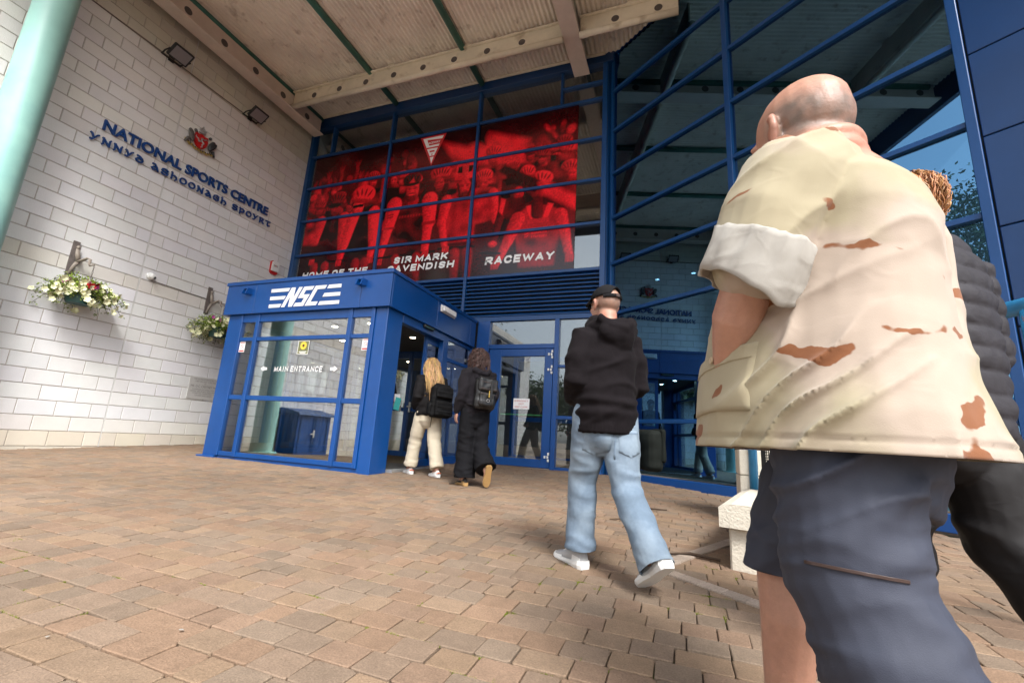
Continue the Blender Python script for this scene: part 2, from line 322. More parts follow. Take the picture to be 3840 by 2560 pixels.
def paver_mesh(x0, x1, y0, y1, gap=.0022, big=True, h=.0):
    g = gap; x0 += g; x1 -= g; y0 += g; y1 -= g; c = random.uniform(.004, .010)
    o = [(x0 + c, y0), (x1 - c, y0), (x1, y0 + c), (x1, y1 - c), (x1 - c, y1), (x0 + c, y1), (x0, y1 - c), (x0, y0 + c)]
    j = .0022
    o = [(a + random.uniform(-j, j), b + random.uniform(-j, j)) for a, b in o]
    cx = (x0 + x1) / 2; cy = (y0 + y1) / 2; t = random.uniform(-.0025, .0025) + h; tx = random.uniform(-.02, .02); ty = random.uniform(-.02, .02)
    V = []
    for k, (ins, dz) in enumerate(((0, -.02), (0, -.0025), (.0035, 0.))):
        for a, b in o:
            a2 = a + (cx - a) * ins / (abs(cx - a) + 1e-6) if ins else a; b2 = b + (cy - b) * ins / (abs(cy - b) + 1e-6) if ins else b
            V.append((a2, b2, gz(a2, b2) + dz + t + tx * (a - cx) + ty * (b - cy)))
    F = [[r * 8 + k, r * 8 + (k + 1) % 8, (r + 1) * 8 + (k + 1) % 8, (r + 1) * 8 + k] for r in (0, 1) for k in range(8)] + [list(range(16, 24))]
    return V, F
PT = [(1.0, 1.0, 1.0), (1.05, 1.03, .98), (1.0, .94, .91), (.92, .96, .98), (1.07, 1.03, .95), (1.04, .96, .90), (.90, .92, .93)]
pav = []; y = -7.70; k = 0
while y < -.02:
    pitch = .128; x = -.02 - random.uniform(0, .15)
    while x < 13.3:
        right = (y > -4.5 and x > 8.25 - .25 * (y + 4.5)); w = .2 if right else random.choice((.115, .135, .15, .165, .19))
        cx = x + w / 2; cy = y + pitch / 2
        if cx > .02 and not behind_w3(cx, cy) and not (2.06 < cx < 5.18 and cy > -2.76): pav.append((x, x + w, y, y + pitch))
        x += w
    y += pitch
def parea(q):
    P = [project((a, b, gz(a, b))) for a, b in ((q[0], q[2]), (q[1], q[2]), (q[1], q[3]), (q[0], q[3]))]
    if any(p is None for p in P): return 0
    c = np.mean(P, 0)
    if not (-40 < c[0] < 3880 and c[1] < 2610): return 0
    if c[0] > 2900 and c[1] > 1500: return 0          # hidden behind the man in the pale shirt
    return abs(sum(P[i][0] * P[(i + 1) % 4][1] - P[(i + 1) % 4][0] * P[i][1] for i in range(4))) / 2
STRIP = []
def strip_line(a, b, n, w):
    a = np.array(a, float); b = np.array(b, float); d = (b - a) / n; L_ = np.linalg.norm(d); u = d / L_; v = np.array([-u[1], u[0]])
    for i in range(n): STRIP.append((a + d * (i + .5), u, v, L_ * .485, w * .48))
strip_line((8.86, -4.93), (9.52, -3.62), 13, .085); strip_line((8.90, -4.98), (9.80, -5.60), 9, .085)
def near_strip(cx, cy):
    for c, u, v, hl, hw in STRIP:
        d = np.array([cx, cy]) - c
        if abs(d @ u) < hl + .06 and abs(d @ v) < hw + .05: return True
    return False
pav.sort(key=parea, reverse=True)
restV, restF, restT = [], [], []; nv = 0
for i, q in enumerate(pav):
    V, F = paver_mesh(*q); t = np.array(random.choice(PT)) * random.uniform(.92, 1.08); qn = pnoise(np.array([[q[0] * .55, q[2] * .7, 1.7], [q[0] * 1.9, q[2] * 2.3, 6.1]])); t *= 1 + .32 * qn[0] + .14 * qn[1] - .10 * np.clip((q[2] + 4.5) / 4, 0, 1)
    if i < 300:
        mk('paver', V, F, m_paver, bed, tint=t)
    else:
        restV += V; restF += [[a + nv for a in f] for f in F]; restT += [t] * len(V); nv += len(V)
o = mk('far_pavers', restV, restF, m_paver, bed, tint=np.array(restT)); o['kind'] = 'stuff'
for c, u, v, hl, hw in STRIP:      # pale edging setts round the pier
    V = []
    for dz, s in ((-.02, 1), (0.006, 1), (.0095, .95)):
        for a, b in ((-1, -1), (1, -1), (1, 1), (-1, 1)):
            p = c + u * a * hl * s + v * b * hw * s; V.append((p[0], p[1], gz(*p) + dz))
    mk('edging_sett', V, [[r * 4 + k, r * 4 + (k + 1) % 4, r * 4 + 4 + (k + 1) % 4, r * 4 + 4 + k] for r in (0, 1) for k in range(4)] + [[8, 9, 10, 11]], m_paver, bed, tint=np.array([1.55, 1.75, 2.0]) * random.uniform(.85, 1.1))
# moss in the joints of the near paving
m_moss = M('moss', (.13, .16, .018), .9, var=.35, vs=60, spec=.1)
mv, mf = [], []; near = pav[:260]
for _ in range(150):
    q = random.choice(near); s = random.random()
    px, py = random.choice([(q[0], q[2]), (q[1], q[3]), (q[0] + (q[1] - q[0]) * s, q[2]), (q[0], q[2] + (q[3] - q[2]) * s)])
    if pnoise(np.array([[px * .9, py * 1.3, 3.3]]))[0] < .02: continue
    ln = random.uniform(.008, .03); hor = random.random() < .6
    for _ in range(int(ln * 1500)):
        a = px + random.gauss(0, ln if hor else .0045); b = py + random.gauss(0, .0045 if hor else ln); z = gz(a, b) - .003; r = random.uniform(.0015, .0035); h = random.uniform(.002, .006); th = random.uniform(0, 6.28); n0 = len(mv)
        mv += [(a + r * cos(th + j * 2.09), b + r * sin(th + j * 2.09), z - .004) for j in range(3)] + [(a + random.uniform(-.002, .002), b + random.uniform(-.002, .002), z + h)]
        mf += [[n0, n0 + 1, n0 + 3], [n0 + 1, n0 + 2, n0 + 3], [n0 + 2, n0, n0 + 3]]
o = mk('moss', mv, mf, m_moss); o['kind'] = 'stuff'; tag(o, 'yellow green moss growing in the joints of the paving', 'moss')
# bits of leaf litter and gum spots
m_litter = M('dry_leaf', (.10, .05, .025), .9, var=.3); m_gum = M('gum_spot', (.30, .28, .25), .8, var=.1)
lv, lf = [], []
for _ in range(26):
    a = random.uniform(5.5, 9.4); b = random.uniform(-7.1, -3); r = random.uniform(.003, .009); z = gz(a, b) + .0065; th = random.uniform(0, 6.3); n0 = len(lv)
    lv += [(a + r * cos(th + j) * (1.5 if j % 3 == 0 else .7), b + r * sin(th + j) * .8, z + random.uniform(0, .002)) for j in range(6)]; lf.append([n0 + j for j in range(6)])
o = mk('spots_of_gum', lv, lf, m_gum); o['kind'] = 'stuff'; tag(o, 'small pale flattened gum spots and litter flecks on the paving', 'litter')

# ------------------------------------------------------------------ block wall with the lettering
wall = thing('block_wall', 'tall pale painted block wall carrying the blue lettering and the crest', 'wall', (-.2, -3.1, 0))
box('core', (-.40, -7.4, -.8), (-.011, 0.10, 9.3), m_mortar, wall); box('core', (-.40, -19.0, -.8), (-.0112, -7.4, 6.3), m_mortar, wall)
JY = -3.119; blocks = []
for n in range(-3, 38):
    off = .225 if n % 2 == 0 else 0.
    eR = [0] + ([.225] if off else []); s = eR[-1]
    while s < 3.05: s = min(s + .45, 3.06); eR.append(s)
    eL = [0] + ([-.225] if off else []); s = eL[-1]
    while s > -15.85: s = max(s - .45, -15.87); eL.append(s)
    for e, sg in ((eR, 1), (eL, -1)):
        for i in range(len(e) - 1):
            a, b = sorted((e[i], e[i + 1]))
            if b - a < .06: continue
            ga = .009 if a == 0 and sg > 0 else .005; gb = .009 if b == 0 and sg < 0 else .005
            if n >= 28 and JY + a < -7.4: continue
            blocks.append((n, JY + a + ga, JY + b - gb))
def barea(q):
    z = q[0] * .225; P = [project((0, y, zz)) for y, zz in ((q[1], z), (q[2], z), (q[2], z + .225), (q[1], z + .225))]
    if any(p is None for p in P): return 0
    c = np.mean(P, 0)
    if c[0] < -30 or c[1] < -30 or z < -.3: return 0
    return abs(sum(P[i][0] * P[(i + 1) % 4][1] - P[(i + 1) % 4][0] * P[i][1] for i in range(4))) / 2
blocks.sort(key=barea, reverse=True); rv, rf, rt = [], [], []
for i, (n, y0, y1) in enumerate(blocks):
    z0 = n * .225 + .005; z1 = z0 + .215; e = .004; x = random.uniform(-.001, .001)
    if (n, round(y0, 1)) and 4 <= n <= 5 and y0 < -1.35 and y1 > -1.75 and False: continue
    V = [(-.0115, y0, z0), (-.0115, y1, z0), (-.0115, y1, z1), (-.0115, y0, z1), (x, y0 + e, z0 + e), (x, y1 - e, z0 + e), (x, y1 - e, z1 - e), (x, y0 + e, z1 - e)]
    F = [[0, 4, 5, 1][::-1], [1, 5, 6, 2][::-1], [2, 6, 7, 3][::-1], [3, 7, 4, 0][::-1], [4, 5, 6, 7]]
    F = [[0, 1, 5, 4], [1, 2, 6, 5], [2, 3, 7, 6], [3, 0, 4, 7], [4, 5, 6, 7]]
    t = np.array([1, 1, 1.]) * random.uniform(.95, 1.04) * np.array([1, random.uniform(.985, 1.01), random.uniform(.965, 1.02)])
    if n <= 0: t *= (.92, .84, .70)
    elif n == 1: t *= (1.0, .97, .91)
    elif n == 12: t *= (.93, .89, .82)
    elif n >= 32: t *= (.80, .75, .62)  # top courses: dirt, plus some shade under the canopy put into the tint
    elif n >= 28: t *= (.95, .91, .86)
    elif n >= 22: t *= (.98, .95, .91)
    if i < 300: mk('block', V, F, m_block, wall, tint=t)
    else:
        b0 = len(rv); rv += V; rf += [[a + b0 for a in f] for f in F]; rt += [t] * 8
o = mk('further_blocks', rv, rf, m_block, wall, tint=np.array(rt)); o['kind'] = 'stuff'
box('movement_joint', (-.012, JY - .006, -.2), (-.002, JY + .006, 8.6), m_seal, wall)

# ------------------------------------------------------------------ facade with the red banner
fac = thing('glazed_facade', 'blue framed glazed facade behind the porch with the red banner in it', 'facade', (3.9, 0, 0))
TZ = [7.37, 6.465, 5.55, 4.63, 3.70]
def vert(x, z0, z1, w=.06, y0=-.07, y1=.07, par=fac, mat=m_blued): return box('mullion', (x - w / 2, y0, z0), (x + w / 2, y1, z1), mat, par, .005)
def horz(x0, x1, z, h=.06, y0=-.055, y1=.06, par=fac, mat=m_blued): return box('transom', (x0, y0, z - h / 2), (x1, y1, z + h / 2), mat, par, .005)
vert(.055, -.02, 8.15, .10, -.09); vert(7.70, -.02, 8.15, .10, -.10)
for x in (2.55, 4.885): vert(x, 2.80, 8.15)
vert(.72, 7.40, 8.15, .05); vert(6.79, 7.40, 8.15, .05)
MX = [.105, 2.52, 2.58, 4.855, 4.915, 7.65]
for z in TZ:
    for a, b in ((.105, 2.52), (2.58, 4.855), (4.915, 7.65)): horz(a, b, z)
horz(6.815, 7.65, 7.77, .05)
for a, b in ((.105, 2.52), (2.58, 4.855), (4.915, 7.65)): horz(a, b, 2.80, .09)
box('head_panel', (.0, -.12, 8.15), (7.86, .10, 8.62), m_panel, fac, .004)
zz = [2.845] + [None]
rows = [(7.40, 8.15)] + [(TZ[i + 1] + .03, TZ[i] - .03) for i in range(4)]
def pane(x0, x1, z0, z1, y=0., par=fac, mat=g_w2, t=.010): return box('pane', (x0 - .008, y - t / 2, z0 - .008), (x1 + .008, y + t / 2, z1 + .008), mat, par)
for (a, b) in ((.105, .695), (.745, 2.52), (2.58, 4.855), (4.915, 6.765)): pane(a, b, 7.40, 8.15)
pane(6.815, 7.65, 7.40, 7.745); pane(6.815, 7.65, 7.795, 8.15)
for (z0, z1) in rows[1:]:
    for a, b in ((.105, 2.52), (2.58, 4.855), (4.915, 7.65)): pane(a, b, z0, z1)
# louvres
for a, b in ((2.58, 4.855), (4.915, 7.65)):
    box('louvre_back', (a, .045, 2.845), (b, .06, 3.67), m_teak, fac)
    for i in range(10):
        z = 2.86 + i * .0815
        MB().prism([(-.045, 0), (-.040, -.004), (.035, .060), (.030, .066), (-.045, .012)], (a, 0, z), (0, 1, 0), (0, 0, 1), (1, 0, 0), b - a).build('louvre_slat', m_blued, fac, fix=True)
# glazed screen and emergency exit door under the louvres
vert(5.40, .0, 2.755, .26, par=fac, mat=m_blue); vert(6.885, .0, 2.755, .085, par=fac, mat=m_blue)
horz(5.53, 6.842, 2.245, .085, mat=m_blue); horz(6.928, 7.65, 1.865, .05, mat=m_blue); horz(6.928, 7.65, .945, .06, mat=m_blue); horz(6.928, 7.65, .055, .07, mat=m_blue)
pane(5.53, 6.842, 2.287, 2.755); pane(6.928, 7.65, 1.89, 2.755); pane(6.928, 7.65, .975, 1.84); pane(6.928, 7.65, .09, .915)
box('threshold', (5.27, -.10, -.02), (6.84, .06, .048), m_mortar, fac)
dr = MB().box((5.545, -.05, .06), (5.80, .03, 2.195), bev=.006).box((6.67, -.05, .06), (6.832, .03, 2.195), bev=.006).box((5.80, -.049, .06), (6.67, .029, .20), bev=.004).box((5.80, -.049, 2.055), (6.67, .029, 2.194), bev=.004).build('exit_door', m_blue, fac)
box('door_glass', (5.79, -.015, .19), (6.68, -.005, 2.065), g_w2, dr)
box('push_bar', (5.82, .035, .962), (6.66, .06, .985), M('green_bar', (.10, .45, .16), .4, var=.05), dr, .005)
for z in (2.085, 1.80, .25):
    h = MB()
    for dx, dz in ((0, 0), (.012, .055), (.012, -.055), (-.05, 0)): h.box((6.80 + dx - .016, -.072, z + dz - .022), (6.80 + dx + .016, -.048, z + dz + .022), bev=.004)
    h.build('hinge', m_white, dr)
sg = box('door_notice', (6.095, -.021, 1.07), (6.405, -.0155, 1.265), m_letw, dr)
m_red = M('red_print', (.50, .09, .08), .6, var=.05)
for i, tx in enumerate(('EMERGENCY', 'EXIT', 'KEEP CLEAR')):
    w = (.27, .10, .25)[i]; place_text(tx, (6.25 - w / 2, -.0215, 1.205 - i * .055), (1, 0, 0), (0, 0, 1), m_red, 'notice_lettering', dr, width=w, height=.03, depth=.001)
# dark lobby behind the glass
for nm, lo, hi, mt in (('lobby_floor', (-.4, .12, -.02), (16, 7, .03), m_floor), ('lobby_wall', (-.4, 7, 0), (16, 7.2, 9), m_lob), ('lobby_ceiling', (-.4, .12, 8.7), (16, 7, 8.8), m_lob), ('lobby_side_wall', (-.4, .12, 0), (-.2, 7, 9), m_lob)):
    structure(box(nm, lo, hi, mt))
lob = thing('lobby_screen', 'dim blue framed inner door screen inside the lobby behind the glass', 'screen', (6.5, 2.4, 0))
for x in (5.2, 6.1, 7.0, 7.9, 8.8, 9.7): box('post', (x - .05, 2.36, .03), (x + .05, 2.44, 2.5), m_blue, lob)
for z in (2.45, 1.0, .12): box('rail', (5.25, 2.37, z - .05), (9.65, 2.43, z + .05), m_blue, lob)

# ------------------------------------------------------------------ angled dark glass facade
fa3 = thing('angled_facade', 'angled dark glass facade with blue frames mirroring the block wall', 'facade', (10.2, -1.7, 0))
R3 = np.array([U3, N3, [0, 0, 1]])
def b3(name, u0, u1, z0, z1, d0, d1, mat, bev=.005): return MB().box((u0, d0, z0), (u1, d1, z1), R3, P3, bev).build(name, mat, fa3)
Z3 = [.915, 2.80, 3.76, 4.675, 5.60, 6.54, 7.46]; MU = [-.10, 2.38, 4.78]
for u in MU: b3('mullion', u - .04, u + .04, .0, 9.2, -.075, .07, m_blued)
b3('mullion', -.02, .04, .0, 9.2, -.05, .07, m_blued)
for i in range(2):
    a, b = MU[i] + .04, MU[i + 1] - .04
    if i == 0: a = .04
    lev = [.10] + Z3 + [8.4, 9.2]
    b3('sill', a, b, -.06, .10, -.06, .07, m_blue)
    for z in Z3 + [8.4]: b3('transom', a, b, z - .03, z + .03, -.055, .06, m_blued)
    for j in range(len(lev) - 1): b3('pane', a - .008, b + .008, lev[j] + .022, lev[j + 1] - .022, -.005, .005, g_w3, 0)
ZP = [-.1, .83, 1.72, 2.65, 3.57, 4.49, 5.43, 6.36, 7.3, 8.25, 9.2]
for j in range(len(ZP) - 1):
    for c in range(2):
        b3('cladding_panel', 4.83 + c * 1.9 + .004, 4.83 + c * 1.9 + 1.892, ZP[j] + .006, ZP[j + 1] - .006, -.045, -.01, m_panel, .006)
b3('panel_backing', 4.80, 8.7, -.1, 9.2, -.012, .05, m_teak, 0)
# small lit downlights in the lobby seen through the tinted glass
m_lamp = emit('lamp_glow', (.75, .9, 1.0), 14)
for (x, y, z, wh) in ((8.6, 1.3, 3.9, 'next to the corner post'), (9.3, 1.6, 4.1, 'higher than the other two'), (9.9, 1.0, 3.2, 'lower than the other two')):
    d = thing('downlight', 'small lit downlight in the lobby behind tinted glass, ' + wh, 'downlight', (x, y, z), 'lobby downlights')
    MB().lathe([(.05, 0), (.055, .02), (.04, .08)], (x, y, z), 12).build('housing', m_white, d); MB().lathe([(.0, -.002), (.04, -.004), (.04, -.001)], (x, y, z), 12).build('lens', m_lamp, d)

# ------------------------------------------------------------------ entrance porch
por = thing('entrance_porch', 'bright blue glazed entrance porch with white logo on its fascia', 'porch', (3.6, -1.4, 0))
FY = -2.82
box('corner_post', (2.06, FY - .01, -.06), (2.345, FY + .30, 2.235), m_blue, por, .008)
box('corner_post', (4.985, FY - .01, -.10), (5.19, FY + .36, 2.235), m_blue, por, .008)
box('post_foot', (1.99, FY - .06, gz(2.1, -2.9) - .02), (2.36, FY + .32, gz(2.1, -2.9) + .025), m_blue, por, .006)
box('base_plinth', (2.30, FY + .0, -.12), (5.15, FY + .12, .02), m_blue, por, .006)
for x, w in ((2.375, .06), (2.74, .07), (4.56, .07), (4.955, .06)): box('mullion', (x - w / 2, FY - .035, .018), (x + w / 2, FY + .06, 2.232), m_blue, por, .005)
SP = ((2.405, 2.705), (2.775, 4.525), (4.595, 4.925))
for a, b in SP:
    for z0, z1 in ((.02, .085), (.865, .935), (1.79, 1.85), (2.095, 2.23)): box('transom', (a, FY - .02, z0), (b, FY + .05, z1), m_blue, por, .004)
    for z0, z1 in ((.085, .865), (.935, 1.79), (1.85, 2.095)): box('pane', (a - .006, FY + .005, z0 - .006), (b + .006, FY + .015, z1 + .006), g_por, por)
# fascia panels, roof and capping
fx0, fx1 = 2.00, 5.245
for a, b in ((fx0, 2.648), (2.654, 4.728), (4.734, fx1)): box('fascia_panel', (a, -2.90, 2.225), (b, -2.86, 2.715), m_blue, por, .003)
for a, b in ((-2.858, -1.60), (-1.594, -.35), (-.344, -.10)): box('fascia_panel', (fx1 - .04, a, 2.225), (fx1, b, 2.715), m_blue, por, .003)
for a, b in ((-2.858, -1.4), (-1.394, -.10)): box('fascia_panel', (fx0, a, 2.225), (fx0 + .04, b, 2.715), m_blue, por, .003)
box('soffit', (fx0 + .042, -2.857, 2.235), (fx1 - .042, -.08, 2.26), m_blue, por)
box('roof_deck', (fx0 + .042, -2.857, 2.66), (fx1 - .042, -.08, 2.70), m_panel, por)
MB().box((fx0 - .02, -2.92, 2.713), (fx1 + .02, -2.80, 2.772), bev=.005).box((fx1 - .10, -2.801, 2.7131), (fx1 + .019, -.10, 2.771), bev=.004).box((fx0 - .019, -2.801, 2.7131), (fx0 + .10, -.10, 2.771), bev=.004).build('capping', m_blue, por)
box('inner_ceiling', (2.10, -2.75, 2.19), (5.10, .0, 2.232), M('ceiling_grey', (.10, .095, .09), .9, var=.1), por)
box('inner_floor', (2.10, -2.72, -.03), (5.14, .10, .012), m_floor, por)
box('door_threshold', (5.12, -2.45, -.06), (5.28, -1.22, .006), M('aluminium', (.45, .45, .44), .4, metal=.6, var=.1), por)
for sx, xo in ((1, 5.15), (-1, 2.11)):
    x0, x1 = (xo - .06, xo + .035) if sx > 0 else (xo - .035, xo + .06)
    box('side_post', (x0, -1.20, -.03), (x1, -1.03, 2.235), m_blue, por, .005)
    box('side_post', (x0, -.12, .02), (x1, -.055, 2.235), m_blue, por, .005)
    box('door_head', (x0 - .01, -2.46, 2.10), (x1 + .01, -1.20, 2.234), m_blue, por, .005)
    for z0, z1 in ((.02, .165), (.89, .95), (1.79, 1.85), (2.16, 2.232)): box('transom', (x0 + .005, -1.03, z0), (x1 - .005, -.12, z1), m_blue, por, .004)
    for z0, z1 in ((.165, .89), (.95, 1.79), (1.85, 2.16)): box('pane', (xo - .005, -1.036, z0 - .006), (xo + .005, -.114, z1 + .006), g_por, por)
    xi = xo - .09 * sx
    lf = MB().box((xi - .02, -1.60, .01), (xi + .02, -1.53, 2.10)).box((xi - .02, -.60, .01), (xi + .02, -.53, 2.10)).box((xi - .019, -1.53, .011), (xi + .019, -.60, .12)).box((xi - .019, -1.53, 2.0), (xi + .019, -.60, 2.099)).box((xi - .018, -1.53, .93), (xi + .018, -.60, 1.0)).build('sliding_door', m_blue, por)
    box('door_glass', (xi - .004, -1.535, .11), (xi + .004, -.595, 2.005), g_por, lf)
    for z in (1.72, 1.95, .35): box('door_fitting', (xo + sx * .037 - .012, -.20, z - .03), (xo + sx * .037 + .012, -.13, z + .03), m_white, por, .003)
# inner doors to the lobby at the back of the porch
for x in (2.35, 3.05, 3.75, 4.45, 5.0): box('inner_post', (x - .04, .0, .012), (x + .04, .08, 2.19), m_blue, por, .004)
for a, b in ((2.39, 3.01), (3.09, 3.71), (3.79, 4.41), (4.49, 4.96)):
    for z0, z1 in ((.012, .16), (.95, 1.02), (2.04, 2.188)): box('inner_rail', (a, .01, z0), (b, .07, z1), m_blue, por)
    box('inner_pane', (a - .004, .035, .155), (b + .004, .043, 2.045), g_por, por)
for x in (3.64, 3.86): MB().box((x - .012, -.05, .93), (x + .012, .0, 1.13), bev=.004).box((x - .045, -.065, 1.03), (x + .045, -.045, 1.055), bev=.004).build('lever_handle', m_white, por)
m_warm = emit('warm_lamp', (1, .86, .62), 22)
for (x, y, wh) in ((3.6, -2.1, 'behind the large front pane'), (4.55, -1.2, 'just inside the open doorway'), (2.9, -1.1, 'on the block wall side'), (4.4, -2.2, 'beside the right corner post')):
    d = thing('porch_downlight', 'small warm lit downlight in the porch ceiling ' + wh, 'downlight', (x, y, 2.19), 'porch downlights')
    MB().lathe([(.062, 0), (.062, -.006), (.045, -.008)], (x, y, 2.19), 16).build('bezel', m_white, d); MB().lathe([(0.001, -.009), (.045, -.0095), (.045, -.0085)], (x, y, 2.19), 16).build('lens', m_warm, d)
# logo on the fascia: slanted letters N S C between stacked bars
def para(x0, z0, x1, z1, sl0, sl1): return [(x0, z0), (x1, z0), (x1 + sl1, z1), (x0 + sl0, z1)]
H = .31; lg = MB(); W_ = (0, -1, 0)
def lp(poly): lg.prism(poly, (2.99, -2.902, 2.295), (1, 0, 0), (0, 0, 1), W_, .006)
bh = .050
for i, z in enumerate((0, .126, .252)):
    xr = (.225, .29, .355)[i]; lp([(0, z), (xr, z), (xr + .030, z + bh + .005), (0, z + bh + .005)])
sl = .155 / .31 * 1.05
def sk(pts): return [(x + z * sl, z) for x, z in pts]
lp(sk([(.255, 0), (.325, 0), (.325, .17), (.40, 0), (.475, 0), (.475, .307), (.405, .307), (.405, .14), (.335, .307), (.255, .307)]))
lp(sk([(.505, 0), (.70, 0), (.70, .182), (.577, .182), (.577, .250), (.70, .250), (.70, .307), (.505, .307), (.505, .128), (.628, .128), (.628, .057), (.505, .057)]))
lp(sk([(.73, 0), (.945, 0), (.945, .057), (.802, .057), (.802, .250), (.945, .250), (.945, .307), (.73, .307)]))
for i, z in enumerate((0, .126, .252)):
    xl = (.985, 1.05, 1.115)[i]; lp([(xl, z), (1.375, z), (1.375, z + bh + .005), (xl + .030, z + bh + .005)])
lg.build('logo', m_letw, por, fix=True, tri=True)
for x in (2.52, 4.76):   # small blue spotlight housings on the fascia
    MB().prism([(-.065, -.045), (.065, -.045), (.065, .045), (-.065, .045)], (x, -2.90, 2.585), (1, 0, 0), (0, 0, 1), (0, -1, 0), .012).prism([(0, -.045), (.11, -.055), (.075, .045), (0, .045)], (x - .055, -2.912, 2.585), (0, -1, 0), (0, 0, 1), (1, 0, 0), .022).prism([(0, -.045), (.11, -.055), (.075, .045), (0, .045)], (x + .033, -2.912, 2.585), (0, -1, 0), (0, 0, 1), (1, 0, 0), .022).prism([(0, .03), (.08, .03), (.075, .045), (0, .045)], (x - .033, -2.912, 2.585), (0, -1, 0), (0, 0, 1), (1, 0, 0), .066).build('spotlight_housing', m_blue, por, fix=True)
# lettering and stickers on the porch glass
GY = FY + .003
block_text('MAIN ENTRANCE', (3.23, GY, 1.305), (1, 0, 0), (0, 0, 1), m_letw, 'glass_letter', por, .925, .085, .20, .12, .36, .6, each=True)
for x, s in ((3.015, -1), (4.37, 1)): MB().prism([(-.065 * s, -.02), (0, -.02), (0, -.042), (.065 * s, 0), (0, .042), (0, .02), (-.065 * s, .02)], (x, GY, 1.35), (1, 0, 0), (0, 0, 1), (0, -1, 0), .002).build('arrow', m_letw, por, fix=True, tri=True)
for x in (2.465, 4.865):
    st = box('sticker', (x - .06, GY - .002, 1.615), (x + .06, GY, 1.785), m_letw, por); box('sticker_band', (x - .05, GY - .0035, 1.624), (x + .05, GY - .0022, 1.648), m_red, st); box('sticker_band', (x - .045, GY - .0035, 1.762), (x + .045, GY - .0022, 1.773), m_red, st)
    MB().tube([(x + .026 * cos(a), GY - .003, 1.708 + .026 * sin(a)) for a in np.linspace(0, 2 * pi, 21)[:-1]], .0028, 5, closed=True).tube([(x - .016, GY - .003, 1.722), (x + .016, GY - .003, 1.694)], .0025, 5).build('sticker_symbol', m_red, st)
st = box('flower_sticker', (3.63, GY - .002, 1.565), (3.845, GY, 1.775), M('olive_print', (.16, .17, .07), .6), por)
MB().lathe([(.001, 0), (.06, -.001), (.06, 0)], (3.737, GY - .0022, 1.70), 20, 'y').build('flower_petals', M('yellow_print', (.75, .55, .06), .6), st)
MB().lathe([(.001, 0), (.022, -.001), (.022, 0)], (3.737, GY - .0036, 1.70), 14, 'y').build('flower_heart', M('brown_print', (.10, .04, .015), .6), st)
fr = MB()
for lo, hi in (((3.63, 1.565), (3.638, 1.775)), ((3.837, 1.565), (3.845, 1.775)), ((3.638, 1.767), (3.837, 1.775)), ((3.638, 1.565), (3.837, 1.573)), ((3.665, 1.60), (3.81, 1.612)), ((3.685, 1.582), (3.79, 1.591))): fr.box((lo[0], GY - .0035, lo[1]), (hi[0], GY - .0022, hi[1]))
fr.build('sticker_border', m_letw, st)

# ------------------------------------------------------------------ entrance canopy
can = thing('entrance_canopy', 'deep corrugated steel canopy with cream beams over the entrance', 'canopy', (4.5, -3.4, 8.0))
CK = -.017
def shear(o):
    me = o.data; off = np.array(origin_of(o)); V = np.zeros(len(me.vertices) * 3); me.vertices.foreach_get('co', V); V = V.reshape(-1, 3); V[:, 2] += CK * (V[:, 0] + off[0] - .4); me.vertices.foreach_set('co', V.ravel()); me.update(); return o
CY0, CY1, CX1 = -6.88, -.125, 12.9
def cymax(x): return CY1 if x < 7.72 else min(CY1, -(x - 7.85) * tan(TH3) - .05)
V, F = [], []; nx = int(CX1 / .09 * 6)
for i in range(nx + 1):
    x = .02 + (CX1 - .02) * i / nx; z = 8.47 + .017 * sin(2 * pi * x / .09); y1 = max(cymax(x), CY0 + .01)
    for y in (CY0, y1): V.append((x, y, z))
    if i: a = (i - 1) * 2; F.append([a, a + 1, a + 3, a + 2])
shear(mk('roof_sheet', V, F, m_sheet, can, smooth=False))
shear(box('roof_top', (-.1, CY0 - .1, 8.56), (CX1, -.13, 8.62), m_teak, can))
shear(MB().tube([(.1, -.155, 8.44), (7.7, -.155, 8.44)], .03, 6).build('edge_trim', m_cream, can))
def beam(x, z0, ya, yb, w=.31):
    shear(box('beam_flange', (x - w / 2, ya, z0), (x + w / 2, yb, z0 + .03), m_flange, can, .006))
    wb = shear(box('beam_web', (x - .015, ya, z0 + .03), (x + .015, yb, z0 + .46), m_flange, can)); hz = z0 + .24; y = yb - .45
    while y > ya + .2:
        shear(MB().lathe([(.001, 0), (.062, .001), (.070, .004), (.075, 0)], (x + .0152, y, hz), 18, 'x').build('web_hole', m_hole, wb)); y -= .74
beam(.36, 7.86, -6.8, -.20); beam(7.23, 8.02, -6.8, -.14, .32)
def cross(y, x0, x1, nm='cross_beam'):
    w = shear(box('cross_beam', (x0, y, 7.99), (x1, y + .045, 8.40), m_cream, can, .01))
    shear(MB().box((x0, y - .055, 8.355), (x1, y - .002, 8.385), bev=.006).build('beam_lip', m_cream, w))
    t = MB().tube([(x0, y - .03, 7.955), (x1, y - .03, 7.955)], .062, 14); shear(t.build('bottom_tube', m_cream, w, smooth=True)); x = x0 + .64
    while x < x1 - .2:
        shear(MB().lathe([(.001, 0), (.058, -.001), (.064, -.006), (.070, 0)], (x, y - .001, 8.17), 18, 'y').build('beam_hole', m_hole, w)); x += .743
    x = x0 + .95
    while x < x1 - .3:
        shear(MB().box((x - .10, y - .03, 8.385), (x + .06, y + .03, 8.46), bev=.008).build('cleat', m_cream, w)); x += 1.85
cross(-1.12, .40, 7.07); cross(-1.12, 7.39, 9.10); cross(-5.05, .40, 7.07); cross(-5.05, 7.39, 12.6)
for k in range(5):
    x = .31 + 2.31 * k; shear(MB().tube([(x, -6.7, 8.40), (x, cymax(x + .1) + .0, 8.40)], .068, 12).build('purlin', m_green, can, smooth=True))
shear(box('fascia', (-.1, -7.0, 7.95), (CX1, -6.885, 8.70), m_panel, can, .01))
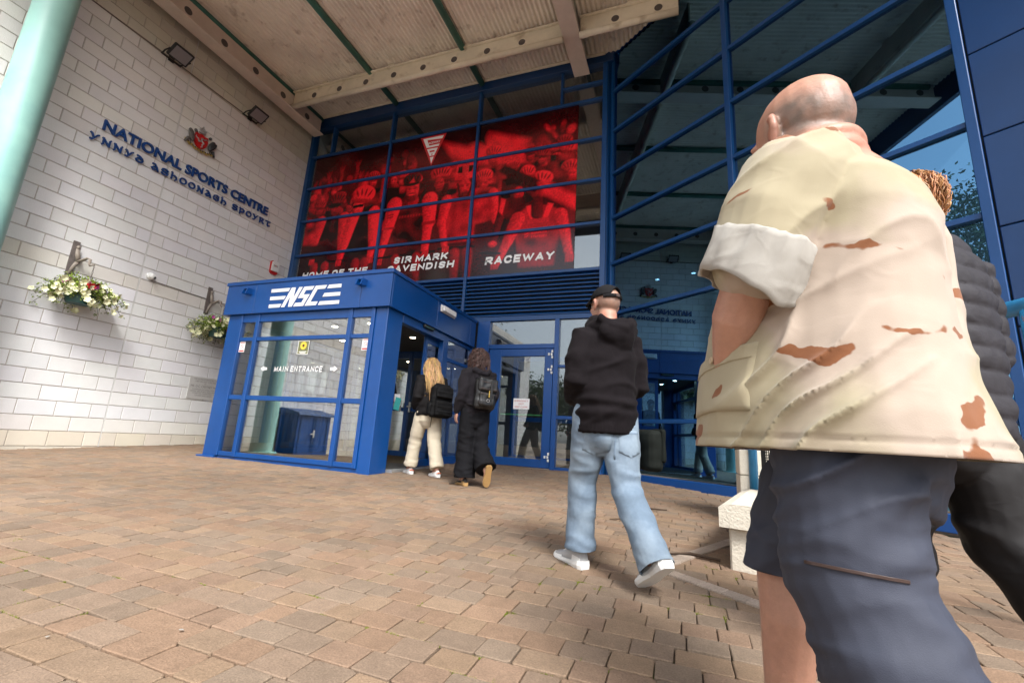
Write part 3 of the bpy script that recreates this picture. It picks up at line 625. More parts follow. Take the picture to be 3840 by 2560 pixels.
col = thing('canopy_column', 'thick round pale teal column holding up the canopy beside the block wall', 'column', (.45, -5.25, gz(.45, -5.25)))
MB().lathe([(.226, -.05), (.226, 7.85)], (.45, -5.25, gz(.45, -5.25)), 48).build('shaft', m_teal, col, smooth=True).data.set_sharp_from_angle(angle=radians(40))
MB().lathe([(.32, -.02), (.32, .02), (.30, .03)], (.45, -5.25, gz(.45, -5.25)), 32).build('base_plate', m_teal, col)
MB().lathe([(.30, 7.70), (.30, 7.86)], (.45, -5.25, gz(.45, -5.25)), 32).build('head_plate', m_teal, col)
# ------------------------------------------------------------------ red banner film behind the facade glass
BX0, BX1, BZ0, BZ1 = .235, 7.15, 3.70, 7.37; BS = .0145
gx = np.arange(BX0, BX1 + BS, BS); gzz = np.arange(BZ0, BZ1 + BS, BS); PX, PZ = np.meshgrid(gx, gzz); IM = np.zeros_like(PX)
_P = np.stack([PX.ravel(), np.zeros(PX.size), PZ.ravel()], 1)
def bn(s, o=0.): return pnoise(_P * s + o).reshape(PX.shape)
N1 = bn(1.3); N2 = bn(4., 5.); N3_ = bn(13., 9.); N4 = bn(30., 2.)
IM += .10 + .10 * N1
def blend(d, val, soft=.02, sh=None):
    global IM
    a = np.clip(.5 - d / soft, 0, 1); v = val if sh is None else val * sh
    IM = IM * (1 - a) + v * a
def ell(cx, cz, rx, rz, val, rot=0., soft=.03, shade=.5):
    c, s = cos(rot), sin(rot); x = (PX - cx) * c + (PZ - cz) * s; z = -(PX - cx) * s + (PZ - cz) * c
    q = np.sqrt((x / rx) ** 2 + (z / rz) ** 2); d = (q - 1) * min(rx, rz); blend(d, val, soft, 1 - shade * (.5 - .6 * x / rx - .5 * z / rz) * np.clip(q, 0, 1) + .35 * N3_)
def cap(a, b, r0, r1, val, soft=.03, shade=.5):
    ax, az = a; bx, bz = b; dx, dz = bx - ax, bz - az; t = np.clip(((PX - ax) * dx + (PZ - az) * dz) / (dx * dx + dz * dz), 0, 1); ex = PX - ax - t * dx; ez = PZ - az - t * dz
    r = r0 + (r1 - r0) * t; side = (ex * dz - ez * dx) / hypot(dx, dz) / r; blend(np.hypot(ex, ez) - r, val, soft, 1 - shade * np.clip(.45 + .75 * side, 0, 1.2) + .35 * N3_ + .15 * N2)
def poly(pts, val, soft=.03, shade=.3):
    d = np.full(PX.shape, 1e9); ins = np.zeros(PX.shape, bool); n = len(pts)
    for i in range(n):
        (ax, az), (bx, bz) = pts[i], pts[(i + 1) % n]; dx, dz = bx - ax, bz - az; t = np.clip(((PX - ax) * dx + (PZ - az) * dz) / (dx * dx + dz * dz + 1e-9), 0, 1)
        d = np.minimum(d, np.hypot(PX - ax - t * dx, PZ - az - t * dz)); c = ((az > PZ) != (bz > PZ)) & (PX < (bx - ax) * (PZ - az) / (bz - az + 1e-12) + ax); ins ^= c
    blend(np.where(ins, -d, d), val, soft, 1 - shade * .5 + shade * (N2 * 1.6 + N1))
def helmet(cx, cz, w, h, val, vents=5, rot=0.):
    ell(cx, cz, w, h, val, rot, .025, .6)
    for k in range(vents):
        u = (k + .5) / vents * 2 - 1; c, s = cos(rot), sin(rot); x = u * w * .75; z = h * .25 * (1 - u * u)
        ell(cx + x * c - z * s, cz + x * s + z * c, w * .07, h * .42, val * .18, rot - u * .7, .02, 0)
    ell(cx - sin(rot) * -h * .8, cz - h * .72, w * .95, h * .22, val * .35, rot, .03, .2)
def face(cx, cz, w, h, val, shades=False, turn=0., smile=.5):
    ell(cx, cz, w, h, val, 0, .03, .7); ell(cx + w * .15, cz - h * .75, w * .6, h * .3, val * .45, 0, .05, .2)
    for s in (-1, 1):
        ell(cx + s * w * .40 + turn, cz + h * .18, w * .22, h * .07, val * .22, s * .1, .02, 0); ell(cx + s * w * .42 + turn, cz + h * .34, w * .26, h * .045, val * .3, -s * .15, .02, 0)
    ell(cx + turn * 1.2, cz - h * .12, w * .13, h * .2, val * 1.18, 0, .04, 0); ell(cx + turn * 1.2 + w * .05, cz - h * .32, w * .18, h * .05, val * .4, 0, .03, 0)
    ell(cx + turn, cz - h * .52, w * .34, h * .075, val * .3, 0, .02, 0)
    if smile: ell(cx + turn, cz - h * .50, w * .26, h * .03, val * 1.25, 0, .015, 0)
    if shades: poly([(cx - w * .95, cz + h * .32), (cx + w * .98, cz + h * .38), (cx + w * .9, cz + h * .0), (cx + w * .1, cz + h * .06), (cx - w * .8, cz - h * .06)], .03, .02, .2)
# far crowd with raised hands
rs = np.random.default_rng(11)
for _ in range(46):
    x = rs.uniform(.25, 2.35); z = rs.uniform(5.9, 6.75) - .12 * abs(x - 1.1); v = rs.uniform(.22, .8) * (1 if z < 6.5 else .55); ell(x, z, rs.uniform(.04, .12), rs.uniform(.06, .16), v, rs.uniform(-.6, .6), .06, .6)
for x, z in ((1.15, 6.85), (1.62, 6.92), (1.75, 6.6), (.75, 6.75)):
    for k in range(4): cap((x, z - .12), (x - .07 + k * .05, z + .10 + .03 * (k % 2)), .035, .016, .34, .03)
    cap((x, z - .12), (x - .05, z - .45), .05, .06, .34, .05)
for _ in range(34):
    x = rs.uniform(5.95, 7.12); z = rs.uniform(6.25, 6.98) - .12 * (x < 6.4); ell(x, z, rs.uniform(.04, .10), rs.uniform(.05, .13), rs.uniform(.2, .75), rs.uniform(-.6, .6), .05, .6)
for _ in range(16):
    x = rs.uniform(2.3, 3.3); z = rs.uniform(6.35, 6.95); ell(x, z, rs.uniform(.05, .13), rs.uniform(.06, .15), rs.uniform(.15, .5), 0, .07, .6)
# blurred hands and lens hood in front of the crowd
poly([(3.95, 7.12), (4.6, 6.86), (5.0, 6.95), (5.15, 7.12), (6.12, 6.74), (5.98, 6.02), (5.55, 6.22), (5.2, 6.32), (4.8, 6.40), (4.3, 6.62)], .92, .16, .35)
poly([(4.85, 7.34), (5.02, 7.34), (5.10, 6.80), (4.92, 6.92)], .06, .08, .1)
ell(6.42, 6.35, .2, .42, .30, .1, .06, .6); cap((6.35, 6.45), (6.42, 5.95), .10, .13, .62, .04)
for cx, cz, w in ((6.95, 6.38, .17), (6.66, 6.44, .13), (6.72, 6.22, .12), (7.05, 6.15, .15)): helmet(cx, cz, w, w * .75, .72, 4)
# riders behind
for k in range(26):
    x = rs.uniform(.4, 7.0); z = rs.uniform(5.55, 6.45); w_ = rs.uniform(.11, .17); v = rs.uniform(.35, .8); poly([(x - w_ * 1.9, z - w_ * 1.1), (x + w_ * 1.9, z - w_ * 1.1), (x + w_ * 2.0, z - w_ * 5), (x - w_ * 2.0, z - w_ * 5)], v * rs.uniform(.15, .8), .05, .9); face(x, z, w_ * .75, w_, v * .9); helmet(x + .01, z + w_ * 1.05, w_ * 1.2, w_ * .85, v * rs.uniform(.5, 1.2), int(rs.integers(3, 7)), rs.uniform(-.2, .2))
helmet(4.02, 6.30, .28, .19, .66, 6); poly([(3.7, 6.02), (4.25, 6.02), (4.2, 5.4), (3.75, 5.4)], .10, .05); face(4.0, 6.02, .13, .17, .45)
face(2.75, 6.30, .10, .13, .62); poly([(2.5, 6.15), (2.95, 6.12), (2.95, 5.4), (2.45, 5.4)], .04, .05); poly([(2.42, 6.5), (2.6, 6.48), (2.55, 5.8), (2.40, 5.8)], .45, .06)
helmet(5.10, 6.05, .22, .16, .80, 6); face(5.10, 5.85, .12, .14, .55); poly([(4.85, 5.78), (5.4, 5.74), (5.55, 5.0), (4.85, 4.9)], .62, .05, .7); cap((5.35, 5.6), (5.45, 4.95), .12, .08, .78)
face(5.93, 5.50, .12, .16, .5, smile=.6); poly([(5.65, 5.38), (6.1, 5.40), (6.1, 4.5), (5.35, 4.4), (5.45, 4.95)], .13, .05, .8); cap((5.62, 5.3), (5.45, 4.55), .10, .08, .16); ell(5.42, 4.42, .10, .07, .7); poly([(5.55, 5.45), (5.66, 5.40), (5.60, 5.05), (5.52, 5.15)], .8, .03)
poly([(6.95, 5.75), (7.15, 5.75), (7.15, 4.6), (6.9, 4.7)], .2, .05); helmet(7.02, 5.95, .20, .16, .62, 5); face(7.06, 5.76, .10, .14, .68)
# rider with the dark helmet
poly([(.55, 5.55), (1.45, 5.62), (1.55, 4.6), (.62, 4.55)], .09, .05, .9); cap((.72, 5.5), (.58, 4.75), .16, .10, .70); cap((1.42, 5.52), (1.48, 4.55), .16, .10, .72); face(1.10, 5.80, .15, .20, .36, smile=0); helmet(1.14, 6.06, .24, .20, .26, 5); ell(1.06, 5.90, .19, .06, .04)
poly([(.24, 5.7), (.55, 5.5), (.55, 4.9), (.24, 4.9)], .5, .08, .9); poly([(.24, 4.9), (.9, 4.9), (1.2, 4.3), (.8, 3.7), (.24, 3.7)], .06, .1)
# rider with the pale helmet and sunglasses
poly([(1.62, 5.55), (2.35, 5.60), (2.42, 4.5), (1.58, 4.5)], .07, .04, .9); cap((1.70, 5.50), (1.55, 4.80), .17, .12, .95); cap((1.56, 4.85), (1.45, 4.35), .11, .075, .9); cap((2.30, 5.55), (2.38, 4.75), .17, .12, .95); cap((2.38, 4.8), (2.34, 4.35), .11, .08, .95)
face(1.80, 5.74, .17, .22, .86, shades=True); helmet(1.92, 6.08, .34, .24, 1.0, 4, -.12)
# tall rider in the middle
poly([(2.72, 5.72), (3.06, 5.86), (3.55, 5.86), (3.90, 5.72), (3.85, 4.3), (2.88, 4.3)], .15, .05, .6)
cap((2.86, 5.66), (2.76, 5.10), .20, .15, .88); cap((3.80, 5.66), (3.84, 5.10), .20, .15, .88); cap((2.76, 5.05), (2.60, 4.30), .125, .09, .92); cap((3.82, 5.05), (3.80, 4.40), .125, .09, .90); poly([(2.58, 5.12), (2.95, 5.10), (2.95, 5.05), (2.58, 5.06)], .35, .03); poly([(3.66, 5.13), (4.02, 5.14), (4.0, 5.06), (3.67, 5.06)], .35, .03)
for z in (5.42, 5.36): poly([(2.7, z), (2.86, z + .02), (2.86, z - .01), (2.7, z - .025)], .3, .02)
for k in range(9): poly([(3.02 + k * .075, 5.36), (3.07 + k * .075, 5.36), (3.07 + k * .075, 5.30), (3.02 + k * .075, 5.30)], .32, .02)
cap((3.30, 5.85), (3.32, 5.7), .15, .18, .40); face(3.30, 5.97, .18, .25, .62); ell(3.30, 5.80, .15, .11, .20, 0, .06); ell(3.30, 5.86, .08, .018, .9, 0, .02, 0); helmet(3.27, 6.26, .25, .17, .12, 5); poly([(3.2, 6.17), (3.30, 6.30), (3.36, 6.17)], .6, .03)
# child with the angular helmet
poly([(4.22, 5.66), (4.5, 5.74), (4.85, 5.72), (5.0, 5.6), (4.98, 4.55), (4.32, 4.55)], .50, .05, .6); cap((4.24, 5.58), (4.16, 5.05), .14, .11, .78); cap((4.17, 5.05), (4.30, 4.45), .10, .075, .80); face(4.66, 5.84, .15, .21, .60, smile=.4); ell(4.66, 5.66, .17, .08, .16, 0, .05)
poly([(4.38, 6.05), (4.42, 6.42), (4.62, 6.50), (4.92, 6.44), (4.93, 6.08), (4.66, 6.02)], .82, .03, .5); poly([(4.45, 6.22), (4.47, 6.36), (4.56, 6.38), (4.57, 6.20)], .06, .02); poly([(4.72, 6.20), (4.72, 6.37), (4.84, 6.36), (4.80, 6.22)], .06, .02); cap((4.48, 5.95), (4.56, 5.62), .02, .02, .08); cap((4.84, 5.95), (4.76, 5.62), .02, .02, .08); ell(4.72, 5.28, .05, .012, .2, .3, .02, 0)
# boy on the right
poly([(5.86, 4.98), (6.12, 5.16), (6.58, 5.16), (6.92, 4.96), (6.75, 3.85), (6.02, 3.85)], .40, .05, .5); cap((5.95, 4.92), (5.76, 4.45), .16, .12, .70); cap((5.76, 4.45), (5.52, 3.95), .11, .08, .80); cap((6.84, 4.90), (6.96, 4.45), .15, .11, .70); cap((6.96, 4.45), (7.06, 3.98), .10, .08, .78)
poly([(6.12, 5.18), (6.22, 5.20), (6.34, 4.82), (6.24, 4.80)], .9, .025); poly([(6.58, 5.20), (6.70, 5.16), (6.56, 4.80), (6.46, 4.84)], .9, .025); cap((6.34, 5.3), (6.36, 5.0), .12, .13, .16); face(6.34, 5.46, .15, .20, .26, smile=.0); helmet(6.42, 5.78, .25, .17, .84, 5, -.1); helmet(6.10, 5.98, .18, .16, .78, 5)
poly([(6.15, 4.88), (6.62, 4.88), (6.62, 4.78), (6.15, 4.78)], .55, .02)
for k in range(3): poly([(6.12, 4.62 - k * .055), (6.20, 4.65 - k * .055), (6.20, 4.62 - k * .055), (6.12, 4.585 - k * .055)], .75, .015)
for k in range(8): poly([(6.26 + k * .042, 4.60), (6.29 + k * .042, 4.60), (6.29 + k * .042, 4.55), (6.26 + k * .042, 4.55)], .7, .012); poly([(6.26 + k * .042, 4.52), (6.29 + k * .042, 4.52), (6.29 + k * .042, 4.47), (6.26 + k * .042, 4.47)], .7, .012)
# lens hood and blurred arm crossing in front
poly([(5.42, 6.10), (5.58, 6.22), (6.42, 5.72), (6.30, 5.50)], .08, .05, .3); poly([(6.36, 5.68), (6.50, 5.72), (7.16, 5.26), (7.16, 4.98), (6.44, 5.42)], .85, .12, .3)
# handlebars, hands and knees along the foot
for a, b in (((.5, 4.42), (1.9, 4.40)), ((2.45, 4.36), (4.05, 4.40)), ((4.15, 4.44), (5.0, 4.42)), ((5.2, 4.25), (5.6, 4.2))): cap(a, b, .028, .028, .05, .02, .2)
for x, z in ((1.45, 4.36), (2.36, 4.36), (2.62, 4.28), (3.82, 4.38), (4.32, 4.42), (5.5, 3.95), (7.05, 3.98), (.62, 4.45)):
    for k in range(4): cap((x - .06 + k * .04, z + .04), (x - .065 + k * .042, z - .07), .024, .02, .72, .02)
for x in (.72, 1.05, 1.95, 2.2, 3.05, 3.6, 4.55, 4.85): cap((x, 4.3), (x + .03, 3.72), .12, .09, .42, .05)
fade = np.clip((PZ - 3.70) / .9, 0, 1); IM = IM * (.42 + .58 * fade) * np.clip((7.6 - PZ) / .9, .25, 1) ** .7; N5 = bn(22., 31.); N6 = bn(48., 17.); IM = IM * (1 + .45 * N4 + .35 * N5 + .40 * N6); IM = np.clip(IM * 1.22, 0, 1.15); IM = np.clip(IM + .28 * (IM - .38) * (1 - np.abs(IM - .5)) + .05 * N6, 0, 1.1)
t = IM[..., None]; ramp = np.where(t < .35, np.array([.010, .002, .003]) + (np.array([.36, .006, .011]) - np.array([.010, .002, .003])) * (t / .35), np.array([.36, .006, .011]) + (np.array([1.0, .018, .030]) - np.array([.36, .006, .011])) * ((t - .35) / .75))
m_ban = M('banner_print', (1, 1, 1), .16, var=.0, spec=.5, tint='tint')
ban = thing('red_banner', 'large red printed banner of massed cyclists in the facade with white slogan', 'banner', (3.7, .03, 3.7))
for z0, z1 in ((6.485, 7.35), (5.57, 6.445), (4.65, 5.53), (3.72, 4.61)):
    for x0, x1 in ((BX0, 2.53), (2.57, 4.865), (4.905, BX1)):
        i0, i1 = np.searchsorted(gx, x0 - BS), min(np.searchsorted(gx, x1) + 1, len(gx)); j0, j1 = np.searchsorted(gzz, z0 - BS), min(np.searchsorted(gzz, z1) + 1, len(gzz)); w = i1 - i0; h = j1 - j0
        X_ = PX[j0:j1, i0:i1].ravel(); Z_ = PZ[j0:j1, i0:i1].ravel(); idx = np.arange(w * h).reshape(h, w)
        Fq = np.stack([idx[:-1, :-1].ravel(), idx[:-1, 1:].ravel(), idx[1:, 1:].ravel(), idx[1:, :-1].ravel()], 1)
        mk('banner_panel', np.stack([X_, np.full(w * h, -.0125), Z_], 1), Fq.tolist(), m_ban, ban, tint=ramp[j0:j1, i0:i1].reshape(-1, 3))
for tx, x0, z0, w, h in (('HOME OF THE', .40, 4.03, 1.92, .15), ('SIR MARK', 3.03, 4.185, 1.36, .16), ('CAVENDISH', 2.87, 3.985, 1.69, .16), ('RACEWAY', 5.285, 3.97, 1.46, .172)):
    block_text(tx, (x0, -.0135, z0), (1, 0, 0), (0, 0, 1), m_letw, 'banner_letter', ban, w, h, .27, .14, .26, .5, each=True)
m_lr = M('logo_red', (.55, .01, .015), .5, var=.03)
lo = MB().prism([(3.375, 7.315), (3.735, 6.53), (4.065, 7.32)], (0, -.013, 0), (1, 0, 0), (0, 0, 1), (0, -1, 0), .004).build('triangle_logo', m_lr, ban, fix=True)
def tri(z): a = (7.315 - z) / .785; return 3.375 + a * .36, 4.065 - a * .33
def lpoly(pts, nm='logo_letter'): MB().prism(pts, (0, -.0172, 0), (1, 0, 0), (0, 0, 1), (0, -1, 0), .003).build(nm, m_letw, lo, fix=True, tri=True)
def e(z, m=.055): a, b = tri(z); return a + m, b - m
a0, b0 = e(7.275); a1, b1 = e(7.02)
lpoly([(a0, 7.275), (b0, 7.275), (e(7.20)[1], 7.20), (e(7.235)[0] + .10, 7.225), (e(7.07)[0] + .09, 7.065), (e(7.065)[1], 7.075), (b1, 7.02), (a1, 7.02)])
a0, b0 = e(6.98); a1, b1 = e(6.79)
lpoly([(a0, 6.98), (b0, 6.98), (b1, 6.79), (b1 - .055, 6.79), (e(6.845)[1] - .065, 6.845), (e(6.845)[0] + .065, 6.845), (a1 + .055, 6.79), (a1, 6.79)]); MB().box((3.66, -.0215, 6.885), (3.79, -.0204, 6.925)).build('letter_gap', m_lr, lo)
a0, b0 = e(6.755, .05); lpoly([(a0, 6.755), (a0 + .05, 6.755), (3.732, 6.66), (b0 - .05, 6.755), (b0, 6.755), (3.733, 6.585)])
place_text('RACEWAY', (3.56, -.0204, 7.105), (1, 0, 0), (0, 0, 1), m_letw, 'logo_lettering', lo, width=.36, height=.055, bold=.03, shear=.1, depth=.002)

# ------------------------------------------------------------------ lettering and crest on the block wall
m_navy = M('blue_letter', (.006, .05, .20), .4, var=.12, vs=6)
def letters(body, y0, y1, zl, zr, h, name, label, bold, shear=0., x=.018, d=.03):
    V, F = text_mesh(body, 1., bold=bold, depth=d); lo_, hi_ = V.min(0), V.max(0); t = thing(name, label, 'lettering', (x, (y0 + y1) / 2, zl))
    sx = (y1 - y0) / (hi_[0] - lo_[0]); sy = h / (hi_[1] - lo_[1]); fx = np.array([[V[f, 0].min(), V[f, 0].max()] for f in F]); order = np.argsort(fx[:, 0]); groups = []; cur = -9
    for i in order:
        if fx[i, 0] > cur - .004: groups.append([])
        groups[-1].append(i); cur = max(cur, fx[i, 1])
    for g in groups:
        ids = sorted({v for i in g for v in F[i]}); mp = {v: k for k, v in enumerate(ids)}; A = V[ids]; Y_ = y0 + (A[:, 0] - lo_[0]) * sx; a = (Y_ - y0) / (y1 - y0)
        mk('letter', np.stack([x + A[:, 2] - lo_[2], Y_, zl + (zr - zl) * a + (A[:, 1] - lo_[1]) * sy], 1), [[mp[v] for v in F[i]] for i in g], m_navy, t)
letters('NATIONAL SPORTS CENTRE', -4.19, -.95, 5.165, 5.270, .195, 'wall_lettering', 'blue raised capitals reading NATIONAL SPORTS CENTRE on the block wall', .022)
lt2 = thing('wall_lettering', 'blue raised uncial letters reading YNNYD ASHOONAGH SPOYRT under the English name', 'lettering', (.018, -2.6, 4.9))
block_text('ynnyd ashoonagh spoyrt', (.018, -4.325, 4.905), (0, 1, 0), (0, 0, 1), m_navy, 'letter', lt2, 3.495, .135, .19, .0, .30, .75, depth=.024, each=True, clip=False, rise=.125)
cr_ = thing('coat_of_arms', 'painted coat of arms with red shield, crown and two birds', 'crest', (.02, -2.68, 5.75))
m_cred = M('enamel_red', (.45, .008, .010), .3, var=.1, vs=8); m_silver = M('crest_silver', (.40, .39, .38), .4, metal=.5, var=.25, vs=30); m_gold = M('crest_gold', (.50, .36, .10), .4, metal=.4, var=.25, vs=30); m_dkb = M('raven_black', (.025, .025, .028), .5, var=.4, vs=40, bump=.3, bs=120); m_grb = M('falcon_grey', (.11, .10, .09), .6, var=.5, vs=40, bump=.3, bs=120)
def wp(poly, x, d, nm, mat): return MB().prism(poly, (x, 0, 0), (0, 1, 0), (0, 0, 1), (1, 0, 0), d).build(nm, mat, cr_, fix=True, tri=True)
shp = [(-.125, .15), (-.06, .135), (0, .155), (.06, .135), (.125, .15), (.135, .02), (.115, -.07), (.07, -.13), (0, -.165), (-.07, -.13), (-.115, -.07), (-.135, .02)]
sh_ = wp([(-2.69 + a, 6.0 + b) for a, b in shp], .02, .03, 'shield', m_cred)
MB().prism([(-2.69 + a * .9, 6.0 + b * .9) for a, b in shp], (.05, 0, 0), (0, 1, 0), (0, 0, 1), (1, 0, 0), .012).build('shield_boss', m_cred, sh_, fix=True, tri=True)
tr_ = MB()
for k in range(3):
    a = radians(80 + 120 * k); q = lambda r, da: (.068, -2.69 + r * cos(a + da), 6.0 + r * sin(a + da)); tr_.tube([q(.0, 0), q(.06, .25), q(.072, -.55), q(.125, -.62), q(.132, -.85)], [.016, .016, .013, .010, .007], 6)
tr_.build('three_legs', m_silver, cr_, smooth=True)
cw = MB().box((.02, -2.755, 6.17), (.06, -2.635, 6.20), bev=.006)
for k in range(5): cw.ell((.045, -2.75 + k * .028, 6.245 + .012 * (k % 2)), (.016, .016, .022), 8, 6); cw.tube([(.04, -2.75 + k * .028, 6.19), (.045, -2.75 + k * .028, 6.24)], .007, 5)
for k in range(3): cw.tube([(.045, -2.74 + k * .045, 6.22), (.05, -2.72 + k * .025, 6.28), (.045, -2.695, 6.305)], .009, 5)
cw.ell((.045, -2.695, 6.315), (.014, .014, .018), 8, 6); cw.build('crown', m_silver, cr_, smooth=True)
def bird(c, sgn, mat, nm):
    b = MB(); y, z = c; b.ell((.05, y, z), (.04, .055, .13), 12, 8, np.array([[1, 0, 0], [0, cos(.35), -sgn * sin(.35)], [0, sgn * sin(.35), cos(.35)]])); b.ell((.055, y + sgn * -.055, z + .135), (.028, .032, .034), 10, 7); b.tube([(.055, y - sgn * .08, z + .135), (.055, y - sgn * .105, z + .120)], [.010, .002], 6)
    b.ell((.075, y + sgn * .02, z - .02), (.02, .04, .12), 10, 7, np.array([[1, 0, 0], [0, cos(.5), -sgn * sin(.5)], [0, sgn * sin(.5), cos(.5)]])); b.tube([(.05, y + sgn * .04, z - .10), (.045, y + sgn * .09, z - .20)], [.035, .02], 8); b.tube([(.05, y - .01, z - .10), (.05, y - sgn * .01, z - .17)], .009, 5); b.build(nm, mat, cr_, smooth=True)
bird((-2.885, 6.02), -1, m_grb, 'falcon'); bird((-2.475, 6.03), 1, m_dkb, 'raven')
rb = MB(); yy = np.linspace(-2.98, -2.39, 15)
for i in range(14):
    z0 = 5.78 + .85 * (yy[i] + 2.685) ** 2 + .014 * sin(i * 2.2); z1 = 5.78 + .85 * (yy[i + 1] + 2.685) ** 2 + .014 * sin((i + 1) * 2.2); rb.prism([(yy[i], z0), (yy[i + 1], z1), (yy[i + 1], z1 + .05), (yy[i], z0 + .05)], (.03 + .012 * (i % 2), 0, 0), (0, 1, 0), (0, 0, 1), (1, 0, 0), .008)
rbo = rb.build('ribbon', m_gold, cr_, fix=True)
for i in range(10): MB().box((.0505, -2.93 + i * .05, 5.80 + .85 * (-2.91 + i * .05 + 2.685) ** 2), (.0525, -2.905 + i * .05, 5.825 + .85 * (-2.91 + i * .05 + 2.685) ** 2)).build('motto_mark', m_dkb, rbo)

# ------------------------------------------------------------------ floodlights, conduit, camera, alarm, plaque
m_lens = M('flood_lens', (.22, .20, .20), .3, var=.1)
def flood(y, z, lab):
    t = thing('floodlight', lab, 'floodlight', (0, y, z), 'wall floodlights'); a = radians(38); Mx = np.array([[cos(a), 0, sin(a)], [0, 1, 0], [-sin(a), 0, cos(a)]]); o_ = np.array([.27, y, z])
    MB().prism([(-.20, -.15), (.20, -.15), (.20, .15), (-.20, .15)], (.20, y, z), (0, 1, 0), (0, 0, 1), (1, 0, 0), .001).v
    bd = MB().box((-.13, -.18, -.015), (.15, .18, .04), Mx, o_, .012).box((-.10, -.15, .035), (.10, .15, .10), Mx, o_, .03)
    for k in range(7): bd.box((-.10, -.13 + k * .042, .098), (.09, -.122 + k * .042, .118), Mx, o_)
    bd.build('housing', m_black, t); MB().box((-.10, -.145, -.019), (.12, .145, -.012), Mx, o_).build('lens', m_lens, t)
    MB().box((0, -.05, -.06), (.02, .05, .06), None, (0, y, z), .004).tube([(.01, y - .16, z - .01), (.12, y - .185, z + .0), (.27, y - .187, z + .0)], .014, 6).tube([(.01, y + .16, z - .01), (.12, y + .185, z + .0), (.27, y + .187, z + .0)], .014, 6).box((0, -.18, -.03), (.018, .18, .0), None, (0, y, z)).build('bracket', m_black, t)
flood(-3.50, 7.22, 'black floodlight on the block wall above the lettering, next to the teal column'); flood(-1.80, 7.24, 'black floodlight on the block wall above the crest, near the glazed corner')
m_cable = M('grey_cable', (.16, .13, .11), .7, var=.2)
tag(MB().tube([(.012, y, 7.205 + .035 * (y + 4.4) / 2.6 + .004 * sin(y * 3)) for y in np.linspace(-4.9, -1.95, 24)], .011, 6).build('conduit', m_cable, None, loc=(0, -3.4, 7.2)), 'thin grey conduit running along the block wall between the floodlights', 'conduit')
tag(MB().tube([(.010, y, 2.94 + .006 * sin(y * 4)) for y in np.linspace(-2.95, -.3, 24)], .007, 5).build('cable', m_cable, None, loc=(0, -1.9, 2.94)), 'thin brown cable clipped along the wall from the dome camera', 'cable')
dc = thing('dome_camera', 'small white dome security camera on the block wall between the flower baskets', 'camera', (0, -2.98, 3.02))
MB().lathe([(.065, 0), (.065, .03), (.05, .045)], (0, -2.98, 3.02), 20, 'x').build('base', m_white, dc, smooth=False); MB().ell((.075, -2.975, 3.01), (.052, .052, .052), 16, 10).build('ball', m_white, dc, smooth=True); MB().ell((.105, -2.955, 2.99), (.026, .026, .026), 12, 8).build('lens', m_black, dc, smooth=True)
al = thing('alarm_box', 'white and red alarm sounder box high on the block wall beside the facade', 'alarm', (0, -.515, 4.0))
MB().prism([(-.098, 0), (-.06, -.035), (.06, -.035), (.098, 0), (.104, .25), (.074, .284), (-.074, .284), (-.104, .25)], (0, -.515, 4.02), (0, 1, 0), (0, 0, 1), (1, 0, 0), .045).build('red_case', m_cred, al, fix=True, tri=True)
MB().prism([(-.094, .035), (.094, .035), (.094, .245), (.065, .272), (-.065, .272), (-.094, .245)], (.046, -.515, 4.02), (0, 1, 0), (0, 0, 1), (1, 0, 0), .035).build('white_cover', m_white, al, fix=True, tri=True)
place_text('G', (.0825, -.575, 4.16), (0, 1, 0), (0, 0, 1), m_black, 'cover_lettering', al, height=.045, bold=.02, depth=.001); place_text('4', (.0825, -.540, 4.158), (0, 1, 0), (0, 0, 1), m_red, 'cover_lettering', al, height=.055, bold=.02, depth=.001); place_text('S', (.0825, -.495, 4.16), (0, 1, 0), (0, 0, 1), m_black, 'cover_lettering', al, height=.045, bold=.02, depth=.001)
pl = thing('foundation_stone', 'pale engraved foundation stone set in the block wall beside the porch', 'plaque', (0, -1.56, .92))
box('slab', (.0, -1.89, .925), (.012, -1.235, 1.365), M('pale_slate', (.50, .49, .47), .6, var=.06, vs=5), pl, .003); m_engr = M('engraving', (.20, .19, .18), .8)
for i, (tx, w, h) in enumerate((('THIS FOUNDATION STONE WAS', .50, .028), ('LAID ON MAY 11TH 1998', .42, .028), ('BY', .04, .024), ('MR. D.C. CRETNEY MHK', .57, .048), ('CHAIRMAN NATIONAL SPORTS', .49, .026), ('CENTRE AND SPORTS DEVELOPMENT', .56, .026), ('COMMITTEE, DEPARTMENT OF', .47, .026), ('TOURISM AND LEISURE', .36, .026))):
    place_text(tx, (.0125, -1.565 - w / 2, (1.305, 1.262, 1.222, 1.155, 1.105, 1.066, 1.027, .988)[i]), (0, 1, 0), (0, 0, 1), m_engr, 'inscription', pl, width=w, height=h, depth=.0008)

